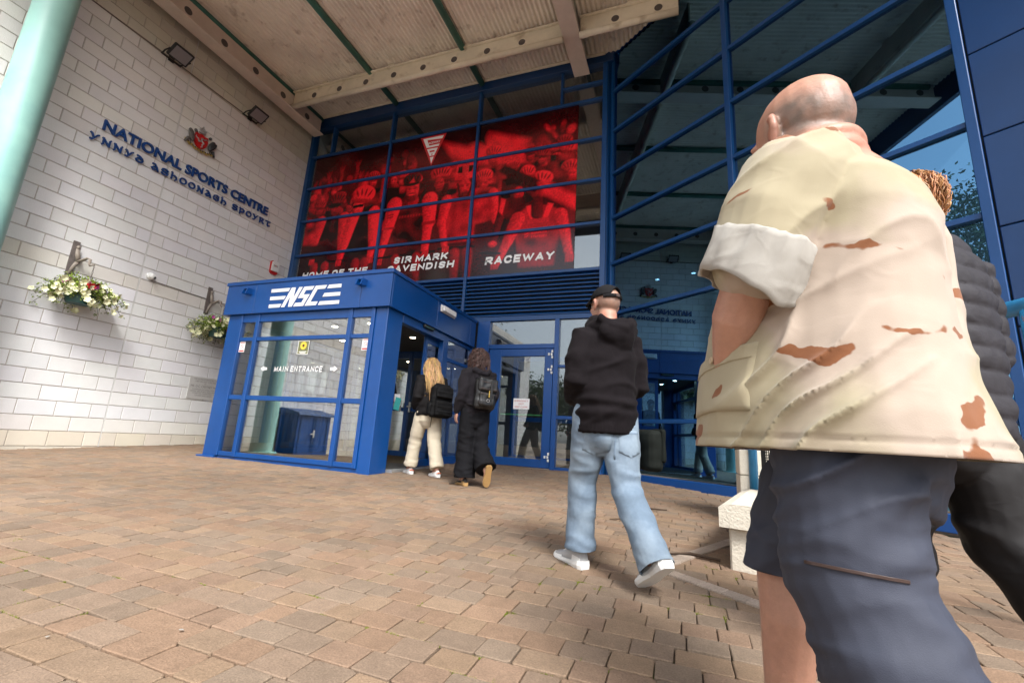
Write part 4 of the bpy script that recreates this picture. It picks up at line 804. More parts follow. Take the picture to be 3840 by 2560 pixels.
# ------------------------------------------------------------------ hanging flower baskets
m_leaf = M('basket_leaf', (.16, .22, .035), .6, var=.4, vs=9, spec=.3, tint='tint'); m_pet = {}
for k, c in (('white', (.80, .80, .52)), ('pink', (.62, .10, .42)), ('red', (.30, .005, .012))): m_pet[k] = M('petal_' + k, c, .6, var=.12, vs=20, spec=.2)
m_potg = M('green_pot', (.015, .06, .055), .5, var=.2); m_iron = M('weathered_board', (.13, .11, .10), .7, var=.35, vs=18, bump=.3, bs=60); m_climb = M('climber_metal', (.28, .24, .20), .55, var=.25, vs=20)
def flower_mesh(k, seed):
    r = np.random.default_rng(seed); V = [(0, 0, -.012)]; F = []
    for i in range(15):
        a = 2 * pi * i / 15; lob = 1 + .16 * cos(5 * a); V.append((.013 * cos(a), .013 * sin(a), .0))
    for i in range(15):
        a = 2 * pi * i / 15; lob = 1 + .17 * cos(5 * a); rr = .034 * lob; V.append((rr * cos(a), rr * sin(a), .008 + .006 * cos(5 * a + 1) + r.uniform(-.002, .002)))
    for i in range(15): j = (i + 1) % 15; F += [[0, 1 + i, 1 + j], [1 + i, 16 + i, 16 + j, 1 + j]]
    me = bpy.data.meshes.new('flower'); me.from_pydata(V, [], F); me.materials.append(m_pet[k]); me.shade_smooth(); return me
FM = {k: [flower_mesh(k, s) for s in range(3)] for k in m_pet}
def basket(by, py, lab, seed, front):
    R_ = np.random.default_rng(seed); t = thing('flower_basket', lab, 'flower basket', (.02, by, 2.2), 'hanging flower baskets'); cx, cz = .30, 2.245
    MB().prism([(-.04, 0), (.04, 0), (.045, .28), (.035, .30), (.042, .56), (-.042, .56), (-.045, .2)], (.0, by, 2.63), (0, 1, 0), (0, 0, 1), (1, 0, 0), .022).build('wall_board', m_iron, t, fix=True, tri=True)
    # climber cut-out whose bent leg carries the hook
    cl = MB(); X0 = .03
    for pts, rr in (([(.03, by - .005, 2.64), (.05, by + .02, 2.78), (.06, by + .055, 2.86)], [.022, .026, .03]), ([(.06, by + .055, 2.86), (.07, by + .02, 2.98), (.05, by + .015, 3.06)], [.036, .034, .022]), ([(.055, by + .02, 3.02), (.06, by + .06, 2.96), (.05, by + .035, 2.90)], [.016, .015, .012]), ([(.06, by + .055, 2.86), (.15, by + .12, 2.94), (.20, by + .135, 2.92)], [.030, .028, .024]), ([(.20, by + .135, 2.925), (.21, by + .13, 2.84), (.23, by + .135, 2.81)], [.024, .018, .015]), ([(.22, by + .135, 2.81), (.29, by + .165, 2.835)], [.016, .012])): cl.tube(pts, rr, 8, flat=.6)
    cl.ell((.055, by + .015, 3.09), (.026, .026, .032), 10, 8); cl.build('climber_bracket', m_climb, t, smooth=True)
    ch = MB(); top = np.array([.29, by + .165, 2.83])
    for k in range(7):
        c = top + np.array([.0, .0, -.03 - k * .045]); pts = [(c[0] + .009 * cos(a) * (k % 2), c[1] + .009 * cos(a) * ((k + 1) % 2), c[2] + .026 * sin(a)) for a in np.linspace(0, 2 * pi, 9)[:-1]]; ch.tube(pts, .0035, 5, closed=True)
    for a in (.3, 2.4, 4.5): ch.tube([top + (0, 0, -.33), (cx + .17 * cos(a), py + .18 * sin(a), cz + .10)], .003, 5)
    ch.build('chain', m_iron, t)
    V = []; F = []; n = 20
    for (r, h) in ((.12, -.09), (.155, -.085), (.195, .085), (.205, .09), (.205, .10), (.18, .10), (.15, .04)):
        for k in range(n): a = 2 * pi * k / n; V.append((cx + r * cos(a) * .9, py + r * sin(a), cz + h))
    F = [[i * n + k, i * n + (k + 1) % n, (i + 1) * n + (k + 1) % n, (i + 1) * n + k] for i in range(6) for k in range(n)] + [list(range(n))[::-1], list(range(6 * n, 7 * n))]
    mk('pot', V, F, m_potg, t)
    # trailing foliage: stems radiating from the pot, leaves along them
    LV, LF, LT, tips = [], [], [], []; st = MB()
    for s_ in range(150):
        a = R_.uniform(0, 2 * pi); spread = R_.uniform(.08, .40) * (1.25 if abs(sin(a)) > .7 else .8); up = R_.uniform(.02, .24); droop = R_.uniform(.0, .26) * (1.3 if R_.random() < .3 else .6)
        p0 = np.array([cx + .10 * cos(a), py + .10 * sin(a), cz + .07]); pts = []
        for u in np.linspace(0, 1, 7):
            r = .10 + spread * u; q = np.array([cx + r * cos(a) * .72, py + r * sin(a), cz + .08 + up * sin(pi * min(u * 1.1, 1)) * 1.0 + .05 * u - droop * u * u]); q[0] = max(q[0], .035); pts.append(q)
        st.tube(pts, .0025, 4)
        for u in range(1, 7):
            for _ in range(5):
                c = pts[u] + R_.normal(0, .022, 3); c[0] = max(c[0], .03); d = R_.normal(0, 1, 3); d[2] *= .6; d /= np.linalg.norm(d); w = np.cross(d, R_.normal(0, 1, 3)); w /= np.linalg.norm(w); Ln = R_.uniform(.022, .045); Wd = Ln * .33; nn = np.cross(d, w) * Ln * .15; b0 = len(LV)
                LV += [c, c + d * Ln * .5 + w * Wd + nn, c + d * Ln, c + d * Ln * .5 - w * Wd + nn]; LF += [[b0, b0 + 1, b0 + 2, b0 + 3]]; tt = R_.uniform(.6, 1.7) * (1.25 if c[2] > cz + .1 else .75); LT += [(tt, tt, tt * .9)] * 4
        tips.append((pts[-1], a)); tips.append((pts[4], a))
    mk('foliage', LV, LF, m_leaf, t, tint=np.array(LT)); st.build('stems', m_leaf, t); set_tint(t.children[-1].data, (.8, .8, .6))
    for i in range(135):
        p, a = tips[R_.integers(len(tips))]; q = np.array(p) + R_.normal(0, .03, 3) + (.04, 0, .0); q[0] = max(q[0], .08); low = q[2] < cz + .17
        kind = 'white' if (low or R_.random() < .35) else ('pink' if R_.random() < .75 else 'white')
        if abs(q[1] - py - .02) < .08 and q[2] > cz + .05 and q[0] > cx and R_.random() < .6: kind = 'red'
        f = bpy.data.objects.new('flower', FM[kind][i % 3]); COL.objects.link(f); f.parent = t; f.location = Vector(q) - t.location; n_ = Vector((1.0 + R_.normal(0, .35), R_.normal(0, .6), R_.normal(.1, .45))); f.rotation_euler = n_.to_track_quat('Z', 'Y').to_euler(); s = R_.uniform(.9, 1.45); f.scale = (s, s, s)
basket(-4.09, -4.0, 'hanging basket of white, pink and red petunias on the wall beside the teal column', 21, 1); basket(-1.86, -1.72, 'hanging basket of pale petunias on the wall behind the porch corner', 22, 0)

# ------------------------------------------------------------------ fittings on the porch
em = thing('emergency_light', 'white ribbed bulkhead emergency light on the side fascia of the porch', 'light', (5.245, -1.28, 2.55))
box('base', (5.245, -1.53, 2.545), (5.275, -1.03, 2.665), m_white, em, .008); dv = box('diffuser', (5.275, -1.50, 2.555), (5.315, -1.06, 2.655), M('ribbed_plastic', (.72, .72, .72), .25, var=.04), em, .015)
for k in range(9): box('rib', (5.314, -1.46 + k * .045, 2.565), (5.319, -1.45 + k * .045, 2.645), m_white, dv, .001)
sn = thing('door_sensor', 'slim black motion sensor over the open porch doorway', 'sensor', (5.19, -1.78, 2.17)); box('body', (5.196, -1.93, 2.165), (5.245, -1.63, 2.222), m_black, sn, .014); box('window', (5.246, -1.90, 2.172), (5.249, -1.66, 2.195), m_potg, sn)
# notice boards and a blue cabinet
nb = thing('notice_board', 'dark notice board with pale leaflets at the back of the porch', 'notice board', (4.72, -.04, .9)); box('board', (4.50, -.06, .75), (4.95, -.04, 1.75), m_black, nb)
for i in range(6): box('leaflet', (4.53 + (i % 2) * .21, -.066, 1.40 - (i // 2) * .27), (4.70 + (i % 2) * .21, -.062, 1.62 - (i // 2) * .27), M('leaflet_%d' % (i % 3), ((.5, .5, .48), (.30, .34, .38), (.45, .40, .33))[i % 3], .7), nb)
cb = thing('blue_cabinet', 'low blue steel cabinet with hooded lid standing against the block wall', 'cabinet', (.4, -6.5, gz(.4, -6.5))); g0 = gz(.4, -6.5)
box('body', (.02, -7.05, g0 - .03), (.62, -5.98, g0 + .92), m_blue, cb, .01); MB().prism([(0, 0), (.68, 0), (.66, .06), (.2, .16), (0, .16)], (0.01, -7.12, g0 + .92), (1, 0, 0), (0, 0, 1), (0, 1, 0), 1.2).build('lid', m_blued, cb, fix=True); MB().box((.62, -6.52, g0 + .40), (.65, -6.48, g0 + .58), bev=.004).box((.64, -6.51, g0 + .47), (.66, -6.38, g0 + .50), bev=.004).build('handle', m_white, cb)
for y in (-6.95, -6.55, -6.48, -6.08): box('door_rib', (.62, y - .02, g0 + .05), (.632, y + .02, g0 + .86), m_blued, cb)

# ------------------------------------------------------------------ pier, low wall and railing beside the angled facade
m_stone = M('painted_stone', (.66, .61, .51), .85, var=.10, vs=5, bump=.6, bs=70, spec=.2, col2=(.50, .38, .22), mixs=3, mixlo=.62, mixhi=.78)
pr = thing('low_plinth', 'low cream painted stone plinth with a heavy overhanging capstone', 'plinth', (9.45, -4.0, gz(9.45, -4)))
pu = np.array([.965, -.26, 0]); pv = np.array([.19, .982, 0]); PR = np.array([pu, pv, [0, 0, 1]]); po = np.array([9.266, -4.726, 0])
MB().box((0, 0, -.2), (.46, 1.40, .085), PR, po, .012).build('stone', m_stone, pr); MB().prism([(-.048, .0), (.508, .0), (.508, .112), (.44, .135), (.02, .135), (-.048, .112)], po + pv * -.045 + np.array([0, 0, .085]), pu, (0, 0, 1), pv, 1.48).build('capstone', m_stone, pr, fix=True, tri=True)
bw = thing('stone_pier', 'upright cream painted block pier behind the capped plinth', 'pier', (9.8, -3.1, gz(9.8, -3.1)))
for k in range(5):
    for j in range(2):
        x0 = 9.49 + j * .42; MB().box((x0 + .003, -3.24, -.12 + k * .225 + .003), (x0 + .417, -2.9, -.12 + (k + 1) * .225 - .003), bev=.006).build('block', m_stone, bw)
rl = thing('blue_railing', 'worn blue tubular handrail with dark perforated panel on the plinth', 'railing', (10.0, -4.1, .2)); m_rail = M('worn_blue', (.02, .16, .33), .4, var=.2, vs=6, bump=.1, bs=40, col2=(.16, .08, .05), mixs=14, mixlo=.66, mixhi=.72); zt = 1.30
P_ = [(9.60, -3.26), (10.12, -4.12), (10.60, -5.05), (10.95, -5.72)]
for i, (x, y) in enumerate(P_): MB().tube([(x, y, gz(x, y) if i else .18), (x, y, zt)], .036, 12).build('post', m_rail, rl, smooth=True)
MB().tube([(9.55, -3.18, zt), *[(x, y, zt) for x, y in P_], (11.3, -6.3, zt)], .042, 12).build('handrail', m_rail, rl, smooth=True)
a = np.array([9.66, -3.36, 0]); b = np.array([10.06, -4.02, 0]); d = (b - a) / np.linalg.norm(b - a); nn = np.array([-d[1], d[0], 0]); Ld = np.linalg.norm(b - a); PRr = np.array([d, nn, [0, 0, 1]])
fr_ = MB().box((0, -.012, .33), (Ld, .012, .36), PRr, a).box((0, -.012, .95), (Ld, .012, .98), PRr, a).box((0, -.0119, .36), (.03, .0119, .95), PRr, a).box((Ld - .03, -.0119, .36), (Ld, .0119, .95), PRr, a).build('panel_frame', m_black, rl)
me_ = MB()
for i in range(int(Ld / .022)):
    u = .03 + i * .022
    me_.box((u, -.003, .36), (u + .006, .003, .95), PRr, a)
for k in range(27): me_.box((.03, -.0029, .36 + k * .022), (Ld - .03, .0029, .366 + k * .022), PRr, a)
me_.build('perforated_mesh', m_black, fr_)
m_twig = M('twig', (.05, .03, .018), .9, var=.3)
def twig(pts, r, lab): tag(MB().tube([(x, y, gz(x, y) + .010 + dz) for x, y, dz in pts], r, 5).build('twig', m_twig, None, loc=(pts[0][0], pts[0][1], gz(pts[0][0], pts[0][1]))), lab, 'twig')
twig([(8.55, -3.08, 0), (8.70, -3.05, .01), (8.86, -2.95, 0)], [.008, .009, .005], 'straight dark twig lying on the paving near the angled facade'); twig([(8.42, -3.75, 0), (8.52, -3.72, .008), (8.60, -3.78, 0), (8.78, -3.76, 0)], [.004, .006, .005, .003], 'crooked thin twig lying on the open paving'); twig([(8.92, -4.62, 0), (9.05, -4.58, .01), (9.22, -4.62, .005)], [.005, .010, .008], 'dark twig lying against the foot of the plinth')

# ------------------------------------------------------------------ trees across the forecourt, mirrored in the glass
m_bark = M('bark', (.07, .05, .035), .9, var=.3, vs=6, bump=.6, bs=30); m_fol = M('tree_leaf', (.045, .075, .02), .6, var=.4, vs=.8, spec=.3)
def tree(x, y, h, r, seed, lab, nleaf=5200):
    R_ = np.random.default_rng(seed); z = gz(x, y); t = thing('tree', lab, 'tree', (x, y, z), 'trees across the forecourt'); tb = MB(); tb.tube([(x, y, z - .2), (x + .1, y, z + h * .3), (x - .1, y + .1, z + h * .62), (x, y, z + h * .9)], [.22, .17, .11, .03], 10)
    cl = []
    for k in range(16):
        a = k * 2.4; hh = h * (.38 + .5 * k / 16); rr = r * (1.05 - .55 * k / 16) * R_.uniform(.6, 1.); e_ = np.array([x + rr * cos(a), y + rr * sin(a), z + hh + .1 * h]); tb.tube([(x, y, z + hh * .75), (x + .5 * rr * cos(a), y + .5 * rr * sin(a), z + hh * .95), e_], [.07, .045, .012], 6); cl += [(e_, r * .34), ((np.array([x, y, z + hh]) + e_) / 2, r * .36)]
    tb.build('trunk', m_bark, t, smooth=True); n = nleaf; ci = R_.integers(len(cl), size=n); C_ = np.array([cl[i][0] for i in ci]) + R_.normal(0, .55, (n, 3)) * np.array([cl[i][1] for i in ci])[:, None]; D_ = R_.normal(0, 1, (n, 3)); D_ /= np.linalg.norm(D_, axis=1)[:, None]; W__ = np.cross(D_, R_.normal(0, 1, (n, 3))); W__ /= np.linalg.norm(W__, axis=1)[:, None]; s = R_.uniform(.10, .20, n)[:, None]
    V = np.stack([C_ - D_ * s, C_ + W__ * s * .45, C_ + D_ * s, C_ - W__ * s * .45], 1).reshape(-1, 3); mk('crown', V, (np.arange(n * 4).reshape(n, 4)).tolist(), m_fol, t)
tree(-9.0, -23.0, 17.5, 4.6, 1, 'tall broad leafy tree behind the lower wall, mirrored in the angled glass', 9000); tree(-6.5, -36, 7.0, 3.2, 2, 'bushy tree far beyond the end of the block wall, mirrored in the door glass'); tree(12.5, -27, 8.0, 3.5, 3, 'round tree far across the forecourt behind the visitors'); tree(-1.5, -31, 6.0, 2.6, 4, 'low spreading tree beyond the corner of the block wall')
# ------------------------------------------------------------------ people: builders
from mathutils.bvhtree import BVHTree
def fuse(mb, voxel, it=6, fac=.5):
    """overlapping closed primitives grown into one continuous smooth surface"""
    me = bpy.data.meshes.new('tmp'); me.from_pydata(np.concatenate(mb.v).tolist(), [], mb.f); o = bpy.data.objects.new('tmp', me); COL.objects.link(o)
    bm = bmesh.new(); bm.from_mesh(me); bmesh.ops.recalc_face_normals(bm, faces=bm.faces); bm.to_mesh(me); bm.free()
    r = o.modifiers.new('r', 'REMESH'); r.mode = 'VOXEL'; r.voxel_size = voxel
    if it: s = o.modifiers.new('s', 'SMOOTH'); s.factor = fac; s.iterations = it
    m2 = bpy.data.meshes.new_from_object(o.evaluated_get(bpy.context.evaluated_depsgraph_get())); bpy.data.objects.remove(o); bpy.data.meshes.remove(me)
    V = np.zeros(len(m2.vertices) * 3); m2.vertices.foreach_get('co', V); N = np.zeros(len(m2.vertices) * 3); m2.vertex_normals.foreach_get('vector', N)
    F = [list(p.vertices) for p in m2.polygons]; bpy.data.meshes.remove(m2); return V.reshape(-1, 3), N.reshape(-1, 3), F
def crease(P, B, sc, amp, seed, w=.13): n = pnoise((P @ np.asarray(B, float).T) * np.asarray(sc, float) + seed); return amp * (np.exp(-(n / w) ** 2) - .35)
def soft(P, sc, amp, seed): return amp * pnoise(P * np.asarray(sc, float) + seed)
def cut_open(o, cuts, thick=.003):
    """trim the garment along planes (point, outward normal, reach) so hems and cuffs end in a crisp open edge"""
    w = origin_of(o); bm = bmesh.new(); bm.from_mesh(o.data)
    for p, n, r in cuts:
        p = Vector(p) - w; n = Vector(n).normalized(); g = [f for f in bm.faces if (f.calc_center_median() - p).length < r]; ge = list({e for f in g for e in f.edges}); gv = list({v for f in g for v in f.verts})
        bmesh.ops.bisect_plane(bm, geom=gv + ge + g, plane_co=p, plane_no=n); bm.faces.ensure_lookup_table()
        dl = [f for f in bm.faces if (f.calc_center_median() - p).dot(n) > 0 and (f.calc_center_median() - p).length < r]; bmesh.ops.delete(bm, geom=dl, context='FACES')
    bm.to_mesh(o.data); bm.free(); o.data.shade_smooth(); m = o.modifiers.new('cloth_thickness', 'SOLIDIFY'); m.thickness = thick; m.offset = -1
def cloth(name, mb, voxel, mat, parent, folds=(), it=6, post=None, cuts=None, thick=.003):
    V, N, F = fuse(mb, voxel, it)
    d = np.zeros(len(V))
    for f in folds: d += f(V)
    V = V + N * d[:, None]
    if post: V = post(V)
    o = mk(name, V, F, mat, parent, smooth=True)
    if cuts: cut_open(o, cuts, thick)
    return o
def drape(q, ang, sl, freq, amp, warp, seed, sharp=3.):
    """long diagonal drag folds running round a garment: ang = position round the body, sl = slope"""
    n = pnoise(q * warp + seed); ph = (q[:, 2] + ang * sl) * freq + n * 2.0; m = np.clip(.18 + 1.9 * pnoise(q * np.array([2.2, 2.2, 2.8]) + seed + 9), 0, 1); return amp * ((1 - np.abs(np.sin(ph * pi))) ** sharp - .18) * m
def bvh(o):
    w = np.array(origin_of(o)); return BVHTree.FromPolygons([tuple(np.array(v.co) + w) for v in o.data.vertices], [tuple(p.vertices) for p in o.data.polygons])
def patch(tree, c, d, u, v, poly, off=.003, n=10):
    """thin panel laid on a surface: outline (u, v metres) cast along d"""
    c, d, u, v = (np.array(a, float) for a in (c, d, u, v)); xs = [p[0] for p in poly]; ys = [p[1] for p in poly]; bmx = bmesh.new(); vs = [bmx.verts.new((p[0], p[1], 0)) for p in poly]; bmx.faces.new(vs)
    for k in range(1, n):
        for ax, lo, hi in ((0, min(xs), max(xs)), (1, min(ys), max(ys))):
            co = [0, 0, 0]; no = [0, 0, 0]; co[ax] = lo + (hi - lo) * k / n; no[ax] = 1; bmesh.ops.bisect_plane(bmx, geom=bmx.verts[:] + bmx.edges[:] + bmx.faces[:], plane_co=co, plane_no=no)
    V = []; bmx.verts.index_update()
    for q in bmx.verts:
        o_ = c + u * q.co[0] + v * q.co[1]; h = tree.ray_cast(Vector(o_ - d * .3), Vector(d), .8); p = np.array(h[0]) if h[0] is not None else np.array(tree.find_nearest(Vector(o_))[0])
        V.append(p - d * off)
    F = [[q.index for q in f.verts] for f in bmx.faces]; n0 = len(V); be = [(e.verts[0].index, e.verts[1].index) for e in bmx.edges if e.is_boundary]; bmx.free()
    V2 = V + [p + d * (off + .004) for p in V]; F2 = F + [[a, b, b + n0, a + n0] for a, b in be]
    return V2, F2
def lay(name, tree, c, d, u, v, poly, mat, parent, off=.003, n=10):
    V, F = patch(tree, c, d, u, v, poly, off, n); o = mk(name, V, F, mat, parent)
    bm = bmesh.new(); bm.from_mesh(o.data); bmesh.ops.recalc_face_normals(bm, faces=bm.faces); bm.to_mesh(o.data); bm.free(); o.data.shade_smooth(); return o
class Frame:
    """local frame of a figure: forward, left, height above the ground at its feet"""
    def __init__(s, x, y, phi, sc=1., ho=0.): a = radians(phi); s.sc = sc; s.ho = ho; s.o = np.array([x, y, gz(x, y)]); s.f = np.array([sin(a), cos(a), 0]); s.l = np.array([-cos(a), sin(a), 0]); s.u = np.array([0, 0, 1.])
    def __call__(s, fw, le, h): return s.o + (s.f * fw + s.l * le) * s.sc + s.u * (h * s.sc + s.ho * min(1, max(h, 0) / .5))
    def B(s): return np.array([s.f, s.l, s.u])
GS = 1.
def limb(mb, pts, r, n=14, flat=None):
    r = [q * GS for q in r]
    pts = [np.asarray(p, float) for p in pts]; mb.tube(pts, r, n, flat=flat); mb.ell(pts[0], (r[0],) * 3, 12, 8); mb.ell(pts[-1], (r[-1],) * 3, 12, 8); return mb
def loft(mb, rings, F_, n=28, ex=2.3):
    """rings: (fw, le, h, half side, half depth); superellipse sections"""
    V = []
    for (fw, le, h, a, b) in rings:
        for k in range(n):
            t = 2 * pi * k / n; c, s = cos(t), sin(t); V.append(F_(fw + b * np.sign(s) * abs(s) ** (2 / ex), le + a * np.sign(c) * abs(c) ** (2 / ex), h))
    m = len(rings); mb.add(V, [[i * n + k, i * n + (k + 1) % n, (i + 1) * n + (k + 1) % n, (i + 1) * n + k] for i in range(m - 1) for k in range(n)] + [list(range(n))[::-1], list(range((m - 1) * n, m * n))]); return mb
def smoothpath(P, n=3):
    P = np.asarray(P, float)
    for _ in range(n):
        Q = [P[0]]
        for i in range(len(P) - 1): Q += [.75 * P[i] + .25 * P[i + 1], .25 * P[i] + .75 * P[i + 1]]
        P = np.array(Q + [P[-1]])
    return P
def headframe(c, phi, pitch=0., roll=0.):
    a = radians(phi); f = np.array([sin(a) * cos(pitch), cos(a) * cos(pitch), sin(pitch)]); l = np.array([-cos(a), sin(a), 0]); l = l * cos(roll) + np.array([0, 0, 1]) * sin(roll); l -= f * (f @ l); l /= np.linalg.norm(l); u = np.cross(f, l) * 1.0
    if u[2] < 0: u = -u
    c = np.asarray(c, float); return lambda x, y, z: c + l * x + f * y + u * z, np.array([l, f, u])
def head(mb, c, phi, pitch=0., s=1., neck_to=None, nr=.058, big=False, roll=0.):
    H, B_ = headframe(c, phi, pitch, roll)
    def E(p, r, rot=None): mb.ell(H(*[q * s for q in p]), [q * s for q in r], 18, 14, B_)
    E((0, -.012, .030), (.076, .098, .086)); E((0, -.035, .008), (.071, .076, .074)); E((0, .034, -.030), (.062, .060, .088)); E((0, .040, -.088), (.048, .046, .034)); E((0, .074, -.104), (.022, .020, .018))
    E((0, .078, .018), (.050, .016, .013)); E((.032, .066, -.028), (.026, .024, .022)); E((-.032, .066, -.028), (.026, .024, .022)); E((0, .088, -.074), (.024, .011, .008)); E((0, .086, -.088), (.021, .011, .007))
    mb.tube([H(0, .088 * s, .012 * s), H(0, .104 * s, -.022 * s), H(0, .108 * s, -.036 * s)], [.008 * s, .011 * s, .014 * s], 8); E((.012, .095, -.040), (.009, .010, .008)); E((-.012, .095, -.040), (.009, .010, .008))
    for sg in (1, -1):
        e_ = 1.12 if big else 1.
        mb.tube([H(sg * .073 * s, .004 * s, -.050 * s * e_), H(sg * .082 * s, -.004 * s, -.040 * s * e_), H(sg * .091 * s, -.018 * s, -.010 * s), H(sg * .090 * s, -.016 * s, .012 * s * e_), H(sg * .080 * s, .000, .016 * s * e_)], [.007 * s, .0085 * s, .0085 * s, .0085 * s, .006 * s], 8); E((sg * .078, -.004, -.016), (.007, .015, .026))
    if neck_to is not None: limb(mb, [H(0, -.020 * s, -.045 * s), (H(0, -.020 * s, -.07 * s) + np.asarray(neck_to)) / 2, neck_to], [nr * 1.0, nr, nr * 1.12], 16)
    return H, B_
def eyes(H, s, parent, mw_, md_):
    for sg in (1, -1): MB().ell(H(sg * .032 * s, .077 * s, .002 * s), (.011 * s,) * 3, 10, 8).build('eye', mw_, parent, smooth=True)
def hand(mb, wr, d, nrm, side, s=1., curl=.35, thumb=1):
    """palm, four unequal bent fingers and a thumb off the side of the palm"""
    wr = np.asarray(wr, float); d = np.asarray(d, float); d /= np.linalg.norm(d); nrm = np.asarray(nrm, float); nrm -= d * (nrm @ d); nrm /= np.linalg.norm(nrm); w = np.cross(d, nrm) * side; B_ = np.array([w, d, nrm])
    mb.ell(wr + d * .045 * s, (.040 * s, .050 * s, .015 * s), 14, 10, B_); mb.ell(wr + d * .065 * s + w * .004 * s, (.041 * s, .030 * s, .013 * s), 14, 10, B_); mb.ell(wr + d * .0, (.026 * s, .03 * s, .019 * s), 12, 8, B_)
    for k, (x, ln) in enumerate(((-.030, .066), (-.010, .076), (.011, .071), (.030, .055))):
        p = wr + d * .085 * s + w * x * s; a = curl; P = [wr + d * .055 * s + w * x * s * .9, p]; r = [.010 * s, .0092 * s]
        dd = d
        for j, fr in enumerate((.45, .32, .23)):
            a_ = curl * (1 + .8 * j); dd = d * cos(a_) + nrm * sin(a_) + w * x * 1.2; dd /= np.linalg.norm(dd); p = p + dd * ln * fr * s; P.append(p); r.append((.0088, .0080, .0066)[j] * s)
        limb(mb, P, r, 8)
    t0 = wr + d * .018 * s - w * .028 * s * thumb; dt = d * .72 - w * .62 * thumb + nrm * .30; dt /= np.linalg.norm(dt); limb(mb, [t0, t0 + dt * .035 * s, t0 + dt * .035 * s + (dt * .8 + d * .35 + nrm * .2) * .032 * s], [.0125 * s, .0105 * s, .0078 * s], 8)
def shoe(root, an, toe, h, m_up, m_sole, lift=0., s=1., stripe=None, name='shoe', over=None):
    """trainer: sole slab and upper from heel to toe; an = heel point on the sole, toe = toe point on the sole"""
    an = np.asarray(an, float); toe = np.asarray(toe, float); d = toe - an; Ln = np.linalg.norm(d); d /= Ln; w = np.cross([0, 0, 1.], d); w /= np.linalg.norm(w); u = np.cross(d, w)
    prof = [(-.03, .024, .040), (.04, .036, .042), (.2, .039, .036), (.42, .037, .030), (.62, .047, .028), (.80, .049, .026), (.93, .039, .028), (1.01, .018, .034)]
    V = []; n = 8
    up_ = MB(); so_ = MB()
    def ring(t, hw, z): return [an + d * t * Ln + w * hw * s * c + u * z for c in (-1, 1)]
    V = []
    for t, hw, hs in prof:
        p = an + d * t * Ln; V += [p - w * hw * s * .92, p - w * hw * s * 1.06 + u * hs * .5, p - w * hw * s + u * hs, p + w * hw * s + u * hs, p + w * hw * s * 1.06 + u * hs * .5, p + w * hw * s * .92]
    F = [[i * 6 + k, i * 6 + (k + 1) % 6, (i + 1) * 6 + (k + 1) % 6, (i + 1) * 6 + k] for i in range(len(prof) - 1) for k in range(6)] + [[0, 1, 2, 3, 4, 5], [42 + k for k in range(6)][::-1]]
    so_.add(V, F); top = [(.02, .024, .085), (.10, .031, .095), (.26, .033, .098), (.42, .034, .085), (.60, .040, .060), (.78, .041, .048), (.92, .031, .040), (.985, .013, .030)]
    V = []
    for t, hw, zt_ in top:
        p = an + d * t * Ln
        for k in range(9):
            a = pi * k / 8; V.append(p + w * hw * s * cos(a) * (1 + .06 * sin(a)) + u * (.022 + (zt_ * s - .022) * sin(a) ** .7))
    F = [[i * 9 + k, i * 9 + k + 1, (i + 1) * 9 + k + 1, (i + 1) * 9 + k] for i in range(7) for k in range(8)] + [list(range(9))[::-1], list(range(63, 72))] + [[i * 9, (i + 1) * 9, (i + 1) * 9 + 8, i * 9 + 8] for i in range(7)]
    up_.add(V, F); uo = up_.build(name, m_up, root, smooth=True, fix=True); so_.build('sole', m_sole, uo, fix=True)
    for i0, i1 in ((0, 3), (4, 8)):
        sub = top[i0:i1]; V = []
        for t, hw, zt_ in sub:
            p = an + d * t * Ln
            for k in range(9):
                a = pi * k / 8; kk = 1.05 if i0 else 1.06; V.append(p + w * hw * s * cos(a) * kk + u * (.020 + (zt_ * (.86 if i0 == 0 else .80) * s - .020) * sin(a) ** .7 * kk))
        F = [[i * 9 + k, i * 9 + k + 1, (i + 1) * 9 + k + 1, (i + 1) * 9 + k] for i in range(len(sub) - 1) for k in (range(8) if i0 else (0, 1, 2, 5, 6, 7))]
        mk('overlay', V, F, over or m_sole, uo, smooth=True)
    lc = MB()
    for k in range(4): t = .40 + k * .08; p = an + d * t * Ln + u * (.098 - .013 * k) * s; lc.tube([p - w * .022 * s - u * .006, p + u * .002, p + w * .022 * s - u * .006], .0035, 5)
    lc.build('laces', stripe or m_sole, uo); return uo
m_skin = M('skin', (.40, .215, .150), .48, var=.14, vs=26, bump=.12, bs=140, spec=.4, tint='tint', sss=.12)
m_eye = M('eye_white', (.7, .68, .65), .2, var=0)
def locks(name, root, roots, mat, n=5, rad=.006, tints=None, parent=None):
    """hair: every path a tapering lock"""
    V, F, T_ = [], [], []; 
    for i, P in enumerate(roots):
        P = np.asarray(P); m = len(P); b = MB(); r = rad * (np.sin(np.linspace(.55, pi - .12, m)) ** .8) * random.uniform(.7, 1.3); b.tube(P, np.maximum(r, .0007), n, flat=.6); n0 = sum(len(v) for v in V); V.append(b.v[0]); F += [[a + n0 for a in f] for f in b.f]; T_ += [tints(i) if tints else (1, 1, 1)] * len(b.v[0])
    return mk(name, np.concatenate(V), F, mat, root, smooth=True, tint=np.array(T_))

